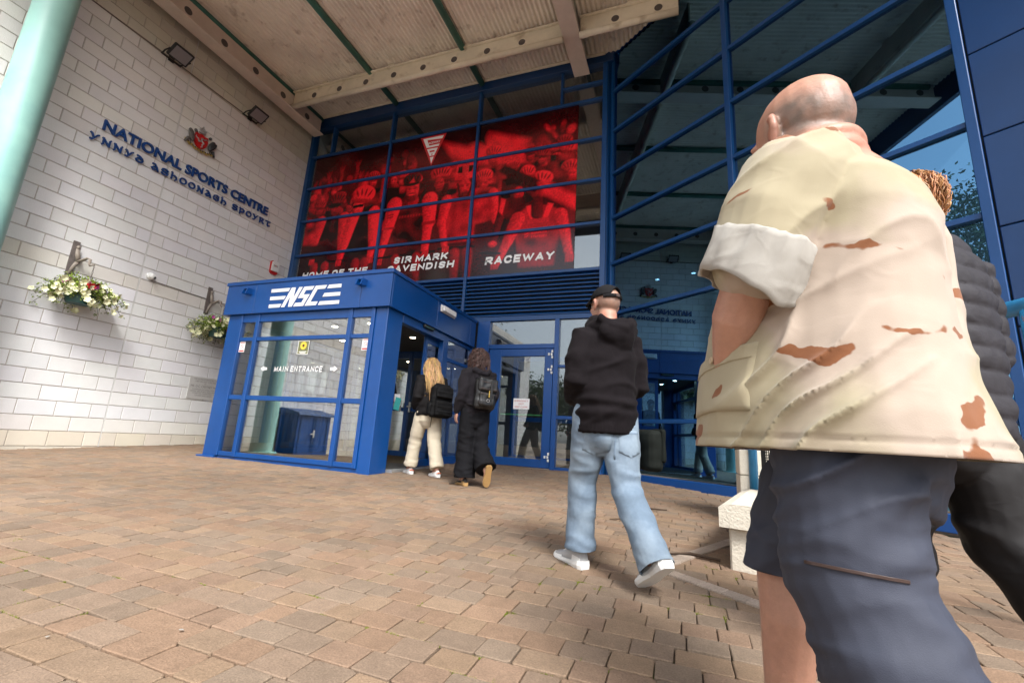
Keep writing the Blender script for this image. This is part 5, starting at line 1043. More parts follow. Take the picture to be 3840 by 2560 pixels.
# ------------------------------------------------------------------ bald man in the pale camouflage shirt
def wrinkle_bump(t, b, src, sc=3.2, st=.16, weave=500):
    """fine crumple lines and weave of cotton cloth"""
    N = t.nodes.new; L = t.links.new; mp = N('ShaderNodeMapping'); mp.inputs['Rotation'].default_value = (.5, .3, .6); mp.inputs['Scale'].default_value = (1, .55, 1.5); L(src, mp.inputs[0]); prev = None
    for k, (s_, d_) in enumerate(((sc, .022), (sc * 2.8, .005))):
        n = N('ShaderNodeTexNoise'); n.inputs['Scale'].default_value = s_; n.inputs['Detail'].default_value = 1.2; n.inputs['Distortion'].default_value = .5; L(mp.outputs[0], n.inputs['Vector']); a = N('ShaderNodeMath'); a.operation = 'SUBTRACT'; L(n.outputs['Fac'], a.inputs[0]); a.inputs[1].default_value = .5; a2 = N('ShaderNodeMath'); a2.operation = 'ABSOLUTE'; L(a.outputs[0], a2.inputs[0]); a3 = N('ShaderNodeMapRange'); a3.inputs[1].default_value = 0; a3.inputs[2].default_value = .13; a3.inputs[3].default_value = 1; a3.inputs[4].default_value = 0; a3.interpolation_type = 'SMOOTHSTEP'; L(a2.outputs[0], a3.inputs[0])
        bp = N('ShaderNodeBump'); bp.inputs['Strength'].default_value = st; bp.inputs['Distance'].default_value = d_ * .5; L(a3.outputs[0], bp.inputs['Height'])
        if prev: L(prev, bp.inputs['Normal'])
        prev = bp.outputs[0]
    w = N('ShaderNodeTexNoise'); w.inputs['Scale'].default_value = weave; L(src, w.inputs['Vector']); bw = N('ShaderNodeBump'); bw.inputs['Strength'].default_value = .2; bw.inputs['Distance'].default_value = .002; L(w.outputs['Fac'], bw.inputs['Height']); L(prev, bw.inputs['Normal']); L(bw.outputs[0], b.inputs['Normal'])
def add_wrinkles(m, **k):
    t = m.node_tree; b = [n for n in t.nodes if n.type == 'BSDF_PRINCIPLED'][0]; c = [n for n in t.nodes if n.type == 'TEX_COORD'][0]
    for l in list(b.inputs['Normal'].links): t.links.remove(l)
    wrinkle_bump(t, b, c.outputs['Object'], **k); return m
def seam(name, tree, pts, mat, parent, r=.0013, off=.0008, dash=None):
    """stitched seam lying on the cloth"""
    P = []
    for p in smoothpath(pts, 3):
        h = tree.find_nearest(Vector(p)); P.append(np.array(h[0]) + np.array(h[1]) * off)
    mb = MB()
    if dash:
        for i in range(0, len(P) - 1, 2): mb.tube([P[i], P[i + 1]], r, 4)
    else: mb.tube(P, r, 5)
    return mb.build(name, mat, parent)
def camo():
    m = bpy.data.materials.new('desert_camouflage'); t, o = NODES(m); N = t.nodes.new; L = t.links.new; b = N('ShaderNodeBsdfPrincipled'); b.inputs['Roughness'].default_value = .85; b.inputs['Specular IOR Level'].default_value = .2; b.inputs['Sheen Weight'].default_value = .15; L(b.outputs[0], o.inputs[0])
    c = N('ShaderNodeTexCoord'); w = N('ShaderNodeTexNoise'); w.inputs['Scale'].default_value = 14; w.inputs['Detail'].default_value = 3; L(c.outputs['Object'], w.inputs['Vector'])
    ad = N('ShaderNodeMixRGB'); ad.blend_type = 'ADD'; ad.inputs[0].default_value = .05; L(c.outputs['Object'], ad.inputs[1]); L(w.outputs['Color'], ad.inputs[2])
    def layer(sc, loc, lo, hi, mp_s):
        mp = N('ShaderNodeMapping'); mp.inputs['Location'].default_value = loc; mp.inputs['Scale'].default_value = mp_s; L(ad.outputs[0], mp.inputs[0]); n = N('ShaderNodeTexNoise'); n.inputs['Scale'].default_value = sc; n.inputs['Detail'].default_value = 1.5; L(mp.outputs[0], n.inputs['Vector']); r = N('ShaderNodeMapRange'); r.inputs[1].default_value = lo; r.inputs[2].default_value = hi; L(n.outputs['Fac'], r.inputs[0]); return r.outputs[0]
    m1 = N('ShaderNodeMixRGB'); m1.inputs[1].default_value = (.315, .275, .185, 1); m1.inputs[2].default_value = (.36, .295, .24, 1); L(layer(3.2, (3, 1, 5), .47, .56, (1, 1, 1.2)), m1.inputs[0])
    m2 = N('ShaderNodeMixRGB'); m2.inputs[2].default_value = (.19, .075, .032, 1); L(layer(6.6, (8, 2, 1), .640, .652, (1, 1, 2.2)), m2.inputs[0]); L(m1.outputs[0], m2.inputs[1])
    wrinkle_bump(t, b, c.outputs['Object'])
    L(m2.outputs[0], b.inputs['Base Color']); return m
m_camo = camo(); m_cuff = M('cuff_lining', (.33, .315, .285), .85, var=.08, vs=12, spec=.2); m_short = M('slate_shorts', (.036, .041, .060), .7, var=.10, vs=6, bump=.05, bs=300, spec=.3, sheen=.0); m_zip = M('brown_zip', (.045, .026, .022), .5)
GS = .92; K = Frame(9.3785, -6.600, -45, .92, .063); A = thing('person', 'bald man in a pale desert camouflage shirt and slate shorts, hand in his pocket', 'person', K.o)
bd = MB(); Hc = K(.045, .025, 1.662)
H1, HB1 = head(bd, Hc, -38, -.10, 1.27, K(-.045, 0, 1.44), .100, True)
bd.ell(H1(0, -.055, -.060), (.086, .056, .050), 18, 12, HB1)            # heavy nape
for zz_, rr_, q_ in ((-.085, .020, .116), (-.122, .025, .110)): bd.tube(smoothpath([H1(q_ * .80 * cos(a), -.030 - q_ * .80 * sin(a), zz_ - .012 * abs(cos(a))) for a in np.linspace(.15, pi - .15, 9)], 1), rr_, 12)
loft(bd, [(0, 0, .84, .15, .11), (0, 0, 1.0, .16, .13), (.02, 0, 1.2, .17, .14), (0, 0, 1.40, .18, .11), (-.03, 0, 1.49, .10, .08)], K)
shL, elL, wrL = K(-.01, .225, 1.39), K(.035, .300, 1.130), K(.145, .250, .960)
limb(bd, [shL, elL], [.066, .060]); limb(bd, [elL, elL * .6 + wrL * .4 + K.l * .006, wrL], [.060, .060, .036]); hand(bd, wrL + (wrL - elL) * .03, K(.20, .215, .86) - K(.145, .250, .960), -K.l, 1, 1.05, .35)
shR, elR, wrR = K(.0, -.20, 1.40), K(.04, -.25, 1.13), K(.20, -.20, .95); limb(bd, [shR, elR], [.062, .050]); limb(bd, [elR, wrR], [.050, .032]); hand(bd, wrR, K(.26, -.18, .86) - wrR, K.l, -1, 1.05, .5)
hpR, knR, anR = K(.02, -.11, .86), K(.245, -.085, .47), K(.27, -.08, .09); hpL, knL, anL = K(-.02, .12, .86), K(-.045, .14, .47), K(-.22, .14, .13)
limb(bd, [hpR, knR], [.095, .066]); limb(bd, [knR, knR * .62 + anR * .38 - K.f * .02, anR], [.078, .082, .048]); limb(bd, [hpL, knL], [.095, .066]); limb(bd, [knL, knL * .62 + anL * .38 - K.f * .015, anL], [.074, .080, .046])
limb(bd, [anR, K(.32, -.08, .05)], [.04, .038]); limb(bd, [anL, K(-.17, .14, .07)], [.04, .036])
V, N_, F_ = fuse(bd, .0058, 3, .5); body = mk('body', V, F_, m_skin, A, smooth=True); eyes(H1, 1.27, A, m_eye, None)
tr1 = bvh(body)
def skin_tint(V, H, HB, s, crop=0., red=1.):
    """skin colour varies over a body: cropped hair shadow round the skull, warmer ears, neck, knees and hands"""
    c = H(0, 0, 0); q = (V - c) @ HB.T / s; x, y, z = q[:, 0], q[:, 1], q[:, 2]; near = np.exp(-(np.clip(np.linalg.norm(q, axis=1) - .15, 0, 9) / .02) ** 2); T_ = np.ones((len(V), 3)); n = pnoise(V * 9) ; n2 = pnoise(V * 40)
    hair = near * np.clip((.050 + .03 * n - z - np.clip(y, -.02, .2) * .25) * 22, 0, 1) * np.clip((z + .062 + .25 * np.clip(y, 0, .1)) * 45, 0, 1) * np.clip((.035 - y) * 30, 0, 1) * np.clip((.082 - np.abs(x) + .5 * np.clip(-y, 0, .05)) * 60 + .4, 0, 1) * crop
    T_ *= (1 - hair[:, None] * (1 - np.array([.42, .54, .60])) * (.85 + .5 * n2[:, None])); fold_ = near * np.clip((-.060 - z) * 30, 0, 1) + np.exp(-((np.abs(x) - .088) / .010) ** 2) * near * .8; T_ *= 1 - np.clip(fold_, 0, 1)[:, None] * np.array([-.05, .16, .18]) * red; T_ *= (1 + .10 * n[:, None] * np.array([.4, 1, 1]) + .05 * n2[:, None]); return T_
set_tint(body.data, skin_tint(V, H1, HB1, 1.27, 1.))
# shirt
sh = MB()
loft(sh, [(.045, .015, .66, .302, .350), (.045, .015, .80, .298, .335), (.05, .01, .92, .286, .312), (.045, 0, 1.05, .272, .292), (.025, 0, 1.17, .260, .268), (-.01, 0, 1.285, .252, .238), (-.035, 0, 1.365, .235, .190), (-.045, 0, 1.415, .190, .142), (-.045, 0, 1.452, .125, .108), (-.045, 0, 1.468, .108, .102)], K, 36, 2.2)
slL = [K(-.03, .150, 1.41), K(-.015, .235, 1.362), K(.01, .278, 1.25), K(.030, .300, 1.165), K(.045, .302, 1.135)]
limb(sh, slL, [.118, .122, .114, .106, .102], 20); slR = [K(-.02, -.14, 1.42), K(.0, -.20, 1.37), K(.03, -.23, 1.25), K(.04, -.24, 1.14)]; limb(sh, slR, [.112, .108, .10, .095], 20)
sh.tube([K(-.045 + .092 * sin(a), .098 * cos(a), 1.468 + .012 * sin(a)) for a in np.linspace(0, 2 * pi, 24)[:-1]], .016, 10, closed=True)
Bk = K.B(); Bd = np.array([[.55, .2, .8], [.3, .9, -.3], [-.78, .4, .48]])
cl_f = lambda P: ((P - K.o) @ Bk.T - np.array([0, 0, K.ho])) / K.sc                                  # local (fw, le, h)
def shirt_folds(P):
    q = cl_f(P); h = q[:, 2]; ang = np.arctan2(q[:, 1], -q[:, 0] + .02); body_ = np.clip((.26 - np.abs(q[:, 1])) * 12, .25, 1) * np.clip((1.40 - h) * 5, 0, 1)
    d = drape(q, ang, .19, 3.4, .075, 2.0, 3.1, 2.0) * body_ * np.clip((1.28 - h) * 4, .15, 1)
    d += drape(q, ang, -.14, 5.0, .020, 3.0, 8.4, 2.4) * body_
    up = np.clip((h - 1.08) * 4, 0, 1); d += up * drape(q[:, [2, 1, 0]], h, .9, 5.0, .042, 2.6, 1.7, 2.2)
    arm = np.clip((q[:, 1] - .19) * 9, 0, 1) * np.clip((1.36 - h) * 5, 0, 1); d += arm * (drape(q, q[:, 0], .9, 8, .034, 4, 4.4, 2.) )
    d += soft(q, (3.5, 3.5, 3), .014, 1.5) + soft(q, (16, 16, 11), .0045, 4.5)
    d += -.058 * np.exp(-(((h - 1.25) / .15) ** 2 + ((q[:, 1] - .170) / .026) ** 2)) * (q[:, 0] < .05)      # armhole valley at the back
    d += -.005 * np.exp(-((h - .770) / .004) ** 2)                 # hem stitching
    return d
shirt = cloth('shirt', sh, .0062, m_camo, A, [shirt_folds], 3, cuts=[(K(.04, .01, .745), (0, 0, -1), 2.0)], thick=.004)
ts = bvh(shirt)
def open_cuff(c0, ax, r, ln, seed, name='rolled_cuff'):
    ax = ax / np.linalg.norm(ax); e1 = np.cross(ax, K.f); e1 /= np.linalg.norm(e1); e2 = np.cross(ax, e1); n = 56; prof = [(0, .93), (.03, 1.0), (.10, 1.05), (.35, 1.06), (.62, 1.08), (.90, 1.10), (.985, 1.09), (1.0, 1.06), (.985, 1.03), (.6, 1.0), (.2, .97)]; V = []
    for t, k in prof:
        for i in range(n):
            a = 2 * pi * i / n; q = np.array([[cos(a) * 1.6, sin(a) * 1.6, t * 1.1 + seed]]); rr = r * k * (1 + .13 * pnoise(q)[0] + .10 * pnoise(q * 2.7 + 4)[0]) + .009 * pnoise(q * 5 + 2)[0] - .010 * max(0, 1 - abs(pnoise(q * 2.2 + 11)[0]) / .08) * (t > .05); V.append(c0 + ax * (t * ln + .030 * pnoise(q * 1.1 + 7)[0] + .02 * t * sin(a + 1.)) + (e1 * cos(a) + e2 * sin(a) * 1.0) * rr)
    m = len(prof); return mk(name, V, [[i * n + k, i * n + (k + 1) % n, (i + 1) * n + (k + 1) % n, (i + 1) * n + k] for i in range(m - 1) for k in range(n)], m_cuff, A, smooth=True)
open_cuff(K(.018, .296, 1.205), K(.068, .308, 1.085) - K(.022, .296, 1.20), .102, .128, 1.3); open_cuff(K(.03, -.235, 1.235), K(.05, -.25, 1.12) - K(.03, -.235, 1.235), .10, .12, 5.)
# hip pocket with its button, the hand inside it
dpk = -(K.l * .86 + K.f * .52); upk = K.f * .86 - K.l * .52; pk = lay('hip_pocket', ts, K(.165, .24, .895), dpk, upk, K.u, [(-.105, .055), (-.10, -.10), (.10, -.10), (.105, .03), (.0, .045)], m_camo, A, .006, 14)
lay('pocket_band', ts, K(.165, .24, .895), dpk, upk, K.u, [(-.103, .052), (-.102, .020), (.103, .0), (.104, .032), (.0, .045)], m_camo, pk, .009, 10); tp = bvh(pk); hb = tp.ray_cast(Vector(K(.15, .22, .925) - dpk * .3), Vector(dpk), .8)
if hb[0] is not None: MB().lathe([(.009, 0), (.009, .003), (.004, .004)], (0, 0, 0), 14).build('button', M('horn_button', (.45, .36, .24), .4), None); bt = bpy.data.objects['button']; bt.parent = A; bt.location = Vector(np.array(hb[0]) - dpk * .008) - A.location; bt.rotation_euler = Vector(-dpk).to_track_quat('Z', 'Y').to_euler()
m_seam = M('tan_stitch', (.235, .195, .13), .8)
seam('side_seam', ts, [K(-.09, .40, .76), K(-.085, .40, .90), K(-.08, .40, 1.05), K(-.06, .36, 1.17)], m_seam, A, .0013); seam('side_seam', ts, [K(-.105, .40, .76), K(-.10, .40, .90), K(-.095, .40, 1.05), K(-.075, .36, 1.17)], m_seam, A, .0010)
seam('hem_stitch', ts, [K(.045 + .42 * sin(t), .015 + .38 * cos(t), .772) for t in np.linspace(0, 2 * pi, 26)], m_seam, A, .0011)
# shorts with the brown zip
so_ = MB(); loft(so_, [(-.01, .01, .62, .17, .14), (-.01, .01, .76, .215, .180), (-.01, 0, .90, .215, .185)], K, 30)
limb(so_, [hpL - K.u * .02, hpL * .5 + knL * .5, knL, knL * .35 + anL * .65], [.150, .142, .128, .126], 22); limb(so_, [hpR - K.u * .02, hpR * .5 + knR * .5, knR, knR * .72 + anR * .28], [.142, .124, .106, .110], 22)
def short_folds(P):
    q = cl_f(P); left = q[:, 1] > 0; return drape(q, q[:, 0], .75, 6.0, .026, 2.5, 12.3, 2.3) + drape(q, q[:, 0], -.25, 10, .008, 4.0, 5.3, 2.2) + crease(q, [[.8, 0, -.6], [0, 1, 0], [.6, .1, .8]], (1.8, 3.0, 8.5), .009, 12.3, .14) + crease(q, [[.9, .2, -.35], [.2, 1, 0], [.35, 0, .9]], (2.6, 5, 14), .006, 2.1, .15) + soft(q, (4, 4, 4), .012, 3.3) + soft(q, (18, 18, 12), .003, 6.)
shorts = cloth('shorts', so_, .0064, m_short, A, [short_folds], 3, cuts=[(knR * .90 + anR * .10, anR - knR, .22), (knL * .52 + anL * .48, anL - knL, .22)]); tsh = bvh(shorts); dz_ = -(K.l * .95 - K.f * .3)
lay('thigh_zip', tsh, K(-.085, .25, .49), dz_, K.f * .95 + K.l * .3, K.u, [(-.085, .003), (-.085, -.003), (.07, -.010), (.07, -.004)], m_zip, A, .004, 10)
m_tr = M('trainer_white', (.62, .61, .58), .6, var=.08, vs=30); m_trs = M('trainer_sole', (.66, .66, .64), .6, var=.05); m_dark = M('outsole_dark', (.05, .042, .04), .8)
fR = K(.22, -.08, .0); shoe(A, fR, fR + K.f * .30, 0, m_dark, m_trs, s=1.15); shoe(A, K(-.27, .14, .05), K(-.02, .14, .002), 0, m_dark, m_trs, s=1.15)
GS = 1.
add_wrinkles(m_short, sc=3.5, st=.10); add_wrinkles(m_cuff, sc=5., st=.14)
# ------------------------------------------------------------------ the other visitors
def figure(K, label, P, skin=m_skin, vox=.0066):
    """body as one surface; P holds the joints in the figure's own frame"""
    t = thing('person', label, 'person', K.o); b = MB(); j = {k: K(*v) for k, v in P['j'].items()}; s = P.get('hs', 1.)
    H, HB = head(b, j['head'], P['hphi'], P.get('hp', -.05), s, j['neck'], P.get('nr', .056)); c = P.get('w', 1.)
    h0 = P['j']['hip'][2]; h1 = P['j']['neck'][2]
    loft(b, [(P['j']['hip'][0], 0, h0 - .05, .13 * c, .09), (P['j']['hip'][0], 0, h0 + .10, .135 * c, .10), (P['j']['hip'][0] * .5, 0, (h0 + h1) / 2, .14 * c, .10), (P['j']['neck'][0], 0, h1 - .10, .155 * c, .085), (P['j']['neck'][0], 0, h1, .08, .065)], K)
    for S in 'LR':
        limb(b, [j['sh' + S], j['el' + S]], [.052, .042]); limb(b, [j['el' + S], j['wr' + S]], [.041, .026]); sd = 1 if S == 'L' else -1
        hand(b, j['wr' + S], P['hd'][S][0] * K.f + P['hd'][S][1] * K.l + P['hd'][S][2] * K.u, -K.l * sd, sd, P.get('hands', .95), P.get('curl', .35))
        limb(b, [j['hp' + S], j['kn' + S]], [.082, .056]); limb(b, [j['kn' + S], j['kn' + S] * .62 + j['an' + S] * .38 - K.f * .012, j['an' + S]], [.054, .053, .036]); limb(b, [j['an' + S], j['toe' + S] * .5 + j['an' + S] * .5], [.036, .030])
    V, N_, F_ = fuse(b, vox, 3); body = mk('body', V, F_, skin, t, smooth=True, tint=skin_tint(V, H, HB, s, P.get('crop', 0.))); eyes(H, s, t, m_eye, None); return t, j, H, HB, body
def top_mesh(K, P, rings, rs, extra=None, wristcover=.9):
    b = MB(); loft(b, rings, K, 32, 2.3); j = {k: K(*v) for k, v in P['j'].items()}
    for S in 'LR':
        sd = 1 if S == 'L' else -1; sh_in = j['sh' + S] - K.l * sd * .07; w = j['el' + S] + (j['wr' + S] - j['el' + S]) * wristcover
        limb(b, [sh_in, j['sh' + S], (j['sh' + S] + j['el' + S]) / 2, j['el' + S], (j['el' + S] + w) / 2, w], rs, 18)
    if extra: extra(b)
    return b
def leg_mesh(K, P, rings, rt, hem):
    b = MB(); r0 = rings[0]; rings = [(r0[0], r0[1], r0[2] - .10, r0[3] * .42, r0[4] * .40), (r0[0], r0[1], r0[2] - .05, r0[3] * .78, r0[4] * .78)] + list(rings); loft(b, rings, K, 30, 2.3); j = {k: K(*v) for k, v in P['j'].items()}
    for S in 'LR':
        a = j['kn' + S] + (j['an' + S] - j['kn' + S]) * hem[S]; m_ = (j['kn' + S] + a) / 2; limb(b, [j['hp' + S], (j['hp' + S] + j['kn' + S]) / 2, j['kn' + S], m_], rt[:4], 20); b.tube([j['kn' + S], m_, a], [rt[2], rt[3], rt[4]], 20)
    return b
def folds(K, amp=1., seed=0., low=False):
    B_ = K.B()
    def f(P):
        q = (P - K.o) @ B_.T; return amp * (crease(q, [[.7, .2, -.6], [0, 1, 0], [.6, 0, .8]], (2.0, 3.5, 9), .009, seed + 2.3, .15) + crease(q, [[.5, .5, .7], [.7, -.7, 0], [.5, .5, -.7]], (5, 8, 5), .006, seed + 7.7, .15) + soft(q, (7, 7, 5), .016, seed) + soft(q, (22, 22, 14), .004, seed + 3))
    return f
def legfolds(K, amp=1., seed=0.):
    B_ = K.B()
    def f(P):
        q = (P - K.o) @ B_.T; h = q[:, 2]; return amp * (crease(q, [[1, 0, .4], [0, 1, .2], [-.3, 0, 1]], (3, 3, 9), .008, seed + 1.3, .16) * (.5 + .8 * np.exp(-((h - .45) / .16) ** 2) + np.exp(-((h - .14) / .09) ** 2)) + soft(q, (9, 9, 3), .014, seed) + .003 * np.sin(h * 90 + 6 * pnoise(q * 6)) * np.exp(-((h - .12) / .07) ** 2))
    return f
m_hood = M('black_hoodie', (.0092, .0074, .0085), .9, var=.15, vs=20, bump=.1, bs=300, spec=.08, sheen=.015); m_jean = M('washed_denim', (.150, .205, .270), .85, var=.22, vs=7, bump=.15, bs=350, spec=.2, col2=(.235, .292, .345), mixs=3.5, mixlo=.45, mixhi=.7); m_capm = M('black_cotton', (.011, .011, .012), .85, spec=.12, var=.2, vs=30, bump=.1, bs=200)
# --- man in cap, hoodie and pale jeans
J = Frame(8.600, -5.23, -38, .965)
PJ = dict(j=dict(head=(.02, .0, 1.570), neck=(-.03, 0, 1.41), hip=(0, 0, .88), shL=(-.02, .158, 1.325), elL=(-.03, .212, 1.07), wrL=(.15, .11, .96), shR=(-.02, -.158, 1.325), elR=(-.03, -.212, 1.07), wrR=(.15, -.11, .96), hpL=(.01, .080, .87), knL=(.13, .070, .48), anL=(.16, .058, .09), toeL=(.33, .07, .03), hpR=(-.01, -.080, .87), knR=(-.10, -.085, .47), anR=(-.36, -.095, .15), toeR=(-.24, -.10, .02)), hphi=-48, hp=-.06, hs=.98, crop=.7, hd=dict(L=(.8, -.5, -.4), R=(.8, .5, -.4)), w=.85)
T1, jj, H2, HB2, bo = figure(J, 'man in a black cap, black hoodie and pale blue wide jeans, walking', PJ)
def hood(b, K=J, h=1.40, s=1.):
    for k, (dz, r, rr) in enumerate(((.0, .088, .034), (-.03, .105, .036))): b.tube([K(-.03 + r * sin(a) * s, r * cos(a) * s, h + dz + .025 * sin(a)) for a in np.linspace(0, 2 * pi, 22)[:-1]], rr, 10, closed=True)
    b.ell(K(-.135 * s, -.01, h - .075), (.125 * s, .050, .085), 18, 12, np.array([K.l, K.f, K.u])); b.ell(K(-.125 * s, -.03, h - .12), (.085 * s, .045, .065), 16, 10, np.array([K.l, K.f, K.u])); b.tube([K(-.10, .11, h + .01), K(-.15, .05, h - .04), K(-.165, -.03, h - .06), K(-.13, -.11, h - .0)], [.03, .034, .036, .03], 10)
tm = top_mesh(J, PJ, [(.0, 0, .765, .176, .152), (.0, 0, .83, .179, .154), (.0, 0, .885, .188, .160), (0, 0, 1.05, .183, .148), (-.01, 0, 1.20, .183, .142), (-.02, 0, 1.31, .160, .120), (-.03, 0, 1.385, .115, .10), (-.03, 0, 1.42, .08, .08)], [.066, .076, .074, .070, .066, .052], lambda b: hood(b, J, 1.435, 1.), 1.0)
def jm_f(P):
    q = (P - J.o) @ J.B().T / J.sc; h = q[:, 2]; rib = np.clip((.835 - h) / .02, 0, 1) * (abs(q[:, 1]) < .2); return folds(J, 1.15, 4.)(P) * (1 - .85 * rib) + .0022 * np.sin(np.arctan2(q[:, 0], q[:, 1]) * 90) * rib + .010 * np.sin((h - .93) * 70 + 3 * pnoise(q * 4)) * np.exp(-((h - .93) / .05) ** 2)
hoodie = cloth('hoodie', tm, .0078, m_hood, T1, [jm_f], 5)
lm = leg_mesh(J, PJ, [(0, 0, .74, .148, .130), (0, 0, .79, .150, .130), (0, 0, .90, .138, .115)], [.112, .100, .082, .080, .088], dict(L=1.1, R=1.25))
jeans = cloth('jeans', lm, .0068, m_jean, T1, [legfolds(J, .85, 2.)], 3, cuts=[(jj['knL'] + (jj['anL'] - jj['knL']) * .96, jj['anL'] - jj['knL'], .2), (jj['knR'] + (jj['anR'] - jj['knR']) * 1.06, jj['anR'] - jj['knR'], .2)]); tj = bvh(jeans)
for sg in (1, -1):
    pc = lay('back_pocket', tj, J(-.10, sg * .082, .725), J.f, J.l, J.u, [(-.062, .065), (-.062, -.055), (0, -.08), (.062, -.055), (.062, .065)], m_jean, T1, .003, 8); lay('pocket_seam', tj, J(-.10, sg * .082, .725), J.f, J.l, J.u, [(-.060, .055), (-.060, .046), (.060, .046), (.060, .055)], M('denim_seam', (.16, .22, .29), .9), pc, .0042, 8)
lay('outer_seam', tj, J(-.10, 0, .70), J.f, J.l, J.u, [(-.003, -.07), (.003, -.07), (.003, .10), (-.003, .10)], MATS['denim_seam'], T1, .003, 6)
m_tg = M('trainer_grey', (.36, .36, .36), .6, var=.1, vs=40)
hl = J(.105, .058, .0); shoe(T1, hl, hl + J.f * .29 + J.l * .03, 0, m_tg, m_trs, stripe=m_letw, s=1.12); s2 = shoe(T1, J(-.46, -.098, .150), J(-.235, -.10, .004), 0, m_tg, m_trs, stripe=m_letw, s=1.12)
so2 = [c for c in s2.children if c.name.startswith('sole')][0]; a0 = J(-.43, -.118, .108); a1 = J(-.25, -.12, .0)
# cap
cp = MB(); n = 24; Vc = []; 
rows_ = [(0.0, .118), (.045, .108), (.075, .085), (.092, .055), (.100, .02), (.100, -.0)]
V = []; F = []
for i in range(9):
    th = i / 8 * pi / 2
    for k in range(n):
        a = 2 * pi * k / n; x = .083 * cos(a) * cos(th); y = (-.012 + .103 * sin(a) * cos(th)); z = .028 + .092 * sin(th); arch = max(0, -sin(a)); z0 = z
        if i <= 2 and sin(a) < -.86: z0 = z + (.050 * (1 - i / 2.4)) * (-sin(a) - .86) / .14
        V.append(H2(x * 1.02, y * 1.02, z0))
for i in range(8):
    for k in range(n): F.append([i * n + k, i * n + (k + 1) % n, (i + 1) * n + (k + 1) % n, (i + 1) * n + k])
capo = mk('cap', V, F, m_capm, T1, smooth=True); so_m = capo.modifiers.new('thick', 'SOLIDIFY'); so_m.thickness = .004; so_m.offset = 1
br = MB(); Pb = []; nb_ = 13
for r_, dz in ((.0, .006), (.5, .006), (1., -.004)):
    for k in range(nb_): a = pi * (.12 + .76 * k / (nb_ - 1)); Pb.append(H2(.084 * cos(a) * (1 + .02 * r_), -.012 + .103 * sin(a) + r_ * .068 * sin(a), .034 + dz - .010 * r_ * cos(a) ** 2 * 2))
Pb2 = [p - HB2[2] * .004 for p in Pb]; Fb = [[i * nb_ + k, i * nb_ + k + 1, (i + 1) * nb_ + k + 1, (i + 1) * nb_ + k] for i in range(2) for k in range(nb_ - 1)]; N0 = len(Pb); Fb2 = [[a + N0 for a in f[::-1]] for f in Fb]; rim = [[2 * nb_ + k, 2 * nb_ + k + 1, 2 * nb_ + k + 1 + N0, 2 * nb_ + k + N0] for k in range(nb_ - 1)]
mk('brim', Pb + Pb2, Fb + Fb2 + rim, m_capm, capo, smooth=False)
MB().tube([H2(.078 * cos(a), -.012 + .105 * sin(a), .022) for a in np.linspace(pi * 1.18, pi * 1.82, 9)], .007, 6, flat=1.6).build('strap', m_capm, capo); MB().box((-.012, -.006, -.010), (.012, .006, .010), HB2, H2(.0, -.119, .022), .002).build('buckle', m_zip, capo); MB().ell(H2(0, -.012, .122), (.007, .007, .005), 8, 6).build('cap_button', m_capm, capo)
gl_ = MB()
for sg in (1, -1): gl_.tube([H2(sg * .034 + .024 * cos(a), .098 - .004 * cos(a) * sg, .004 + .019 * sin(a)) for a in np.linspace(0, 2 * pi, 15)[:-1]], .0032, 6, closed=True); gl_.tube([H2(sg * .058, .094, .008), H2(sg * .078, .05, .008), H2(sg * .082, -.005, .004), H2(sg * .081, -.018, -.012)], .0026, 6)
gl_.tube([H2(-.010, .101, .008), H2(.010, .101, .008)], .0028, 6); glo = gl_.build('glasses', m_capm, T1)
for sg in (1, -1): MB().lathe([(.022, -.001), (.022, .001)], (0, 0, 0), 14).build('dark_lens', M('dark_lens', (.02, .025, .03), .15), None); ln = [o for o in bpy.data.objects if o.name.startswith('dark_lens') and o.parent is None][0]; ln.parent = glo; ln.location = Vector(H2(sg * .034, .097, .004)) - Vector(origin_of(glo)); ln.rotation_euler = Vector(HB2[1]).to_track_quat('Z', 'Y').to_euler()
# olive shoulder bag at his right hip
bgl = J(-.05, -.235, .71); bg_t = thing('shoulder_bag', 'dark olive shoulder bag hanging at the hip of the man in jeans', 'bag', bgl); m_olive = M('olive_canvas', (.008, .010, .0085), .8, spec=.12, var=.15, vs=15, bump=.1, bs=200)
q_ = np.array([J.f, J.l, J.u]); b_ = MB().box((-.13, -.045, -.13), (.13, .045, .09), q_, bgl, .02); cloth('bag_body', b_, .007, m_olive, bg_t, [lambda P: soft(P, (14, 14, 14), .012, 2.)], 5); b_ = MB().box((-.135, -.060, -.085), (.135, -.030, .10), q_, bgl, .01); cloth('flap', b_, .006, m_olive, bg_t, [lambda P: soft(P, (12, 12, 12), .010, 5.)], 4)
MB().tube(smoothpath([J(-.02, -.225, .78), J(.06, -.20, .95), J(.165, -.06, 1.15), J(.13, .10, 1.32), J(-.02, .12, 1.425)], 2), .012, 6, flat=.35).build('strap', m_capm, bg_t)

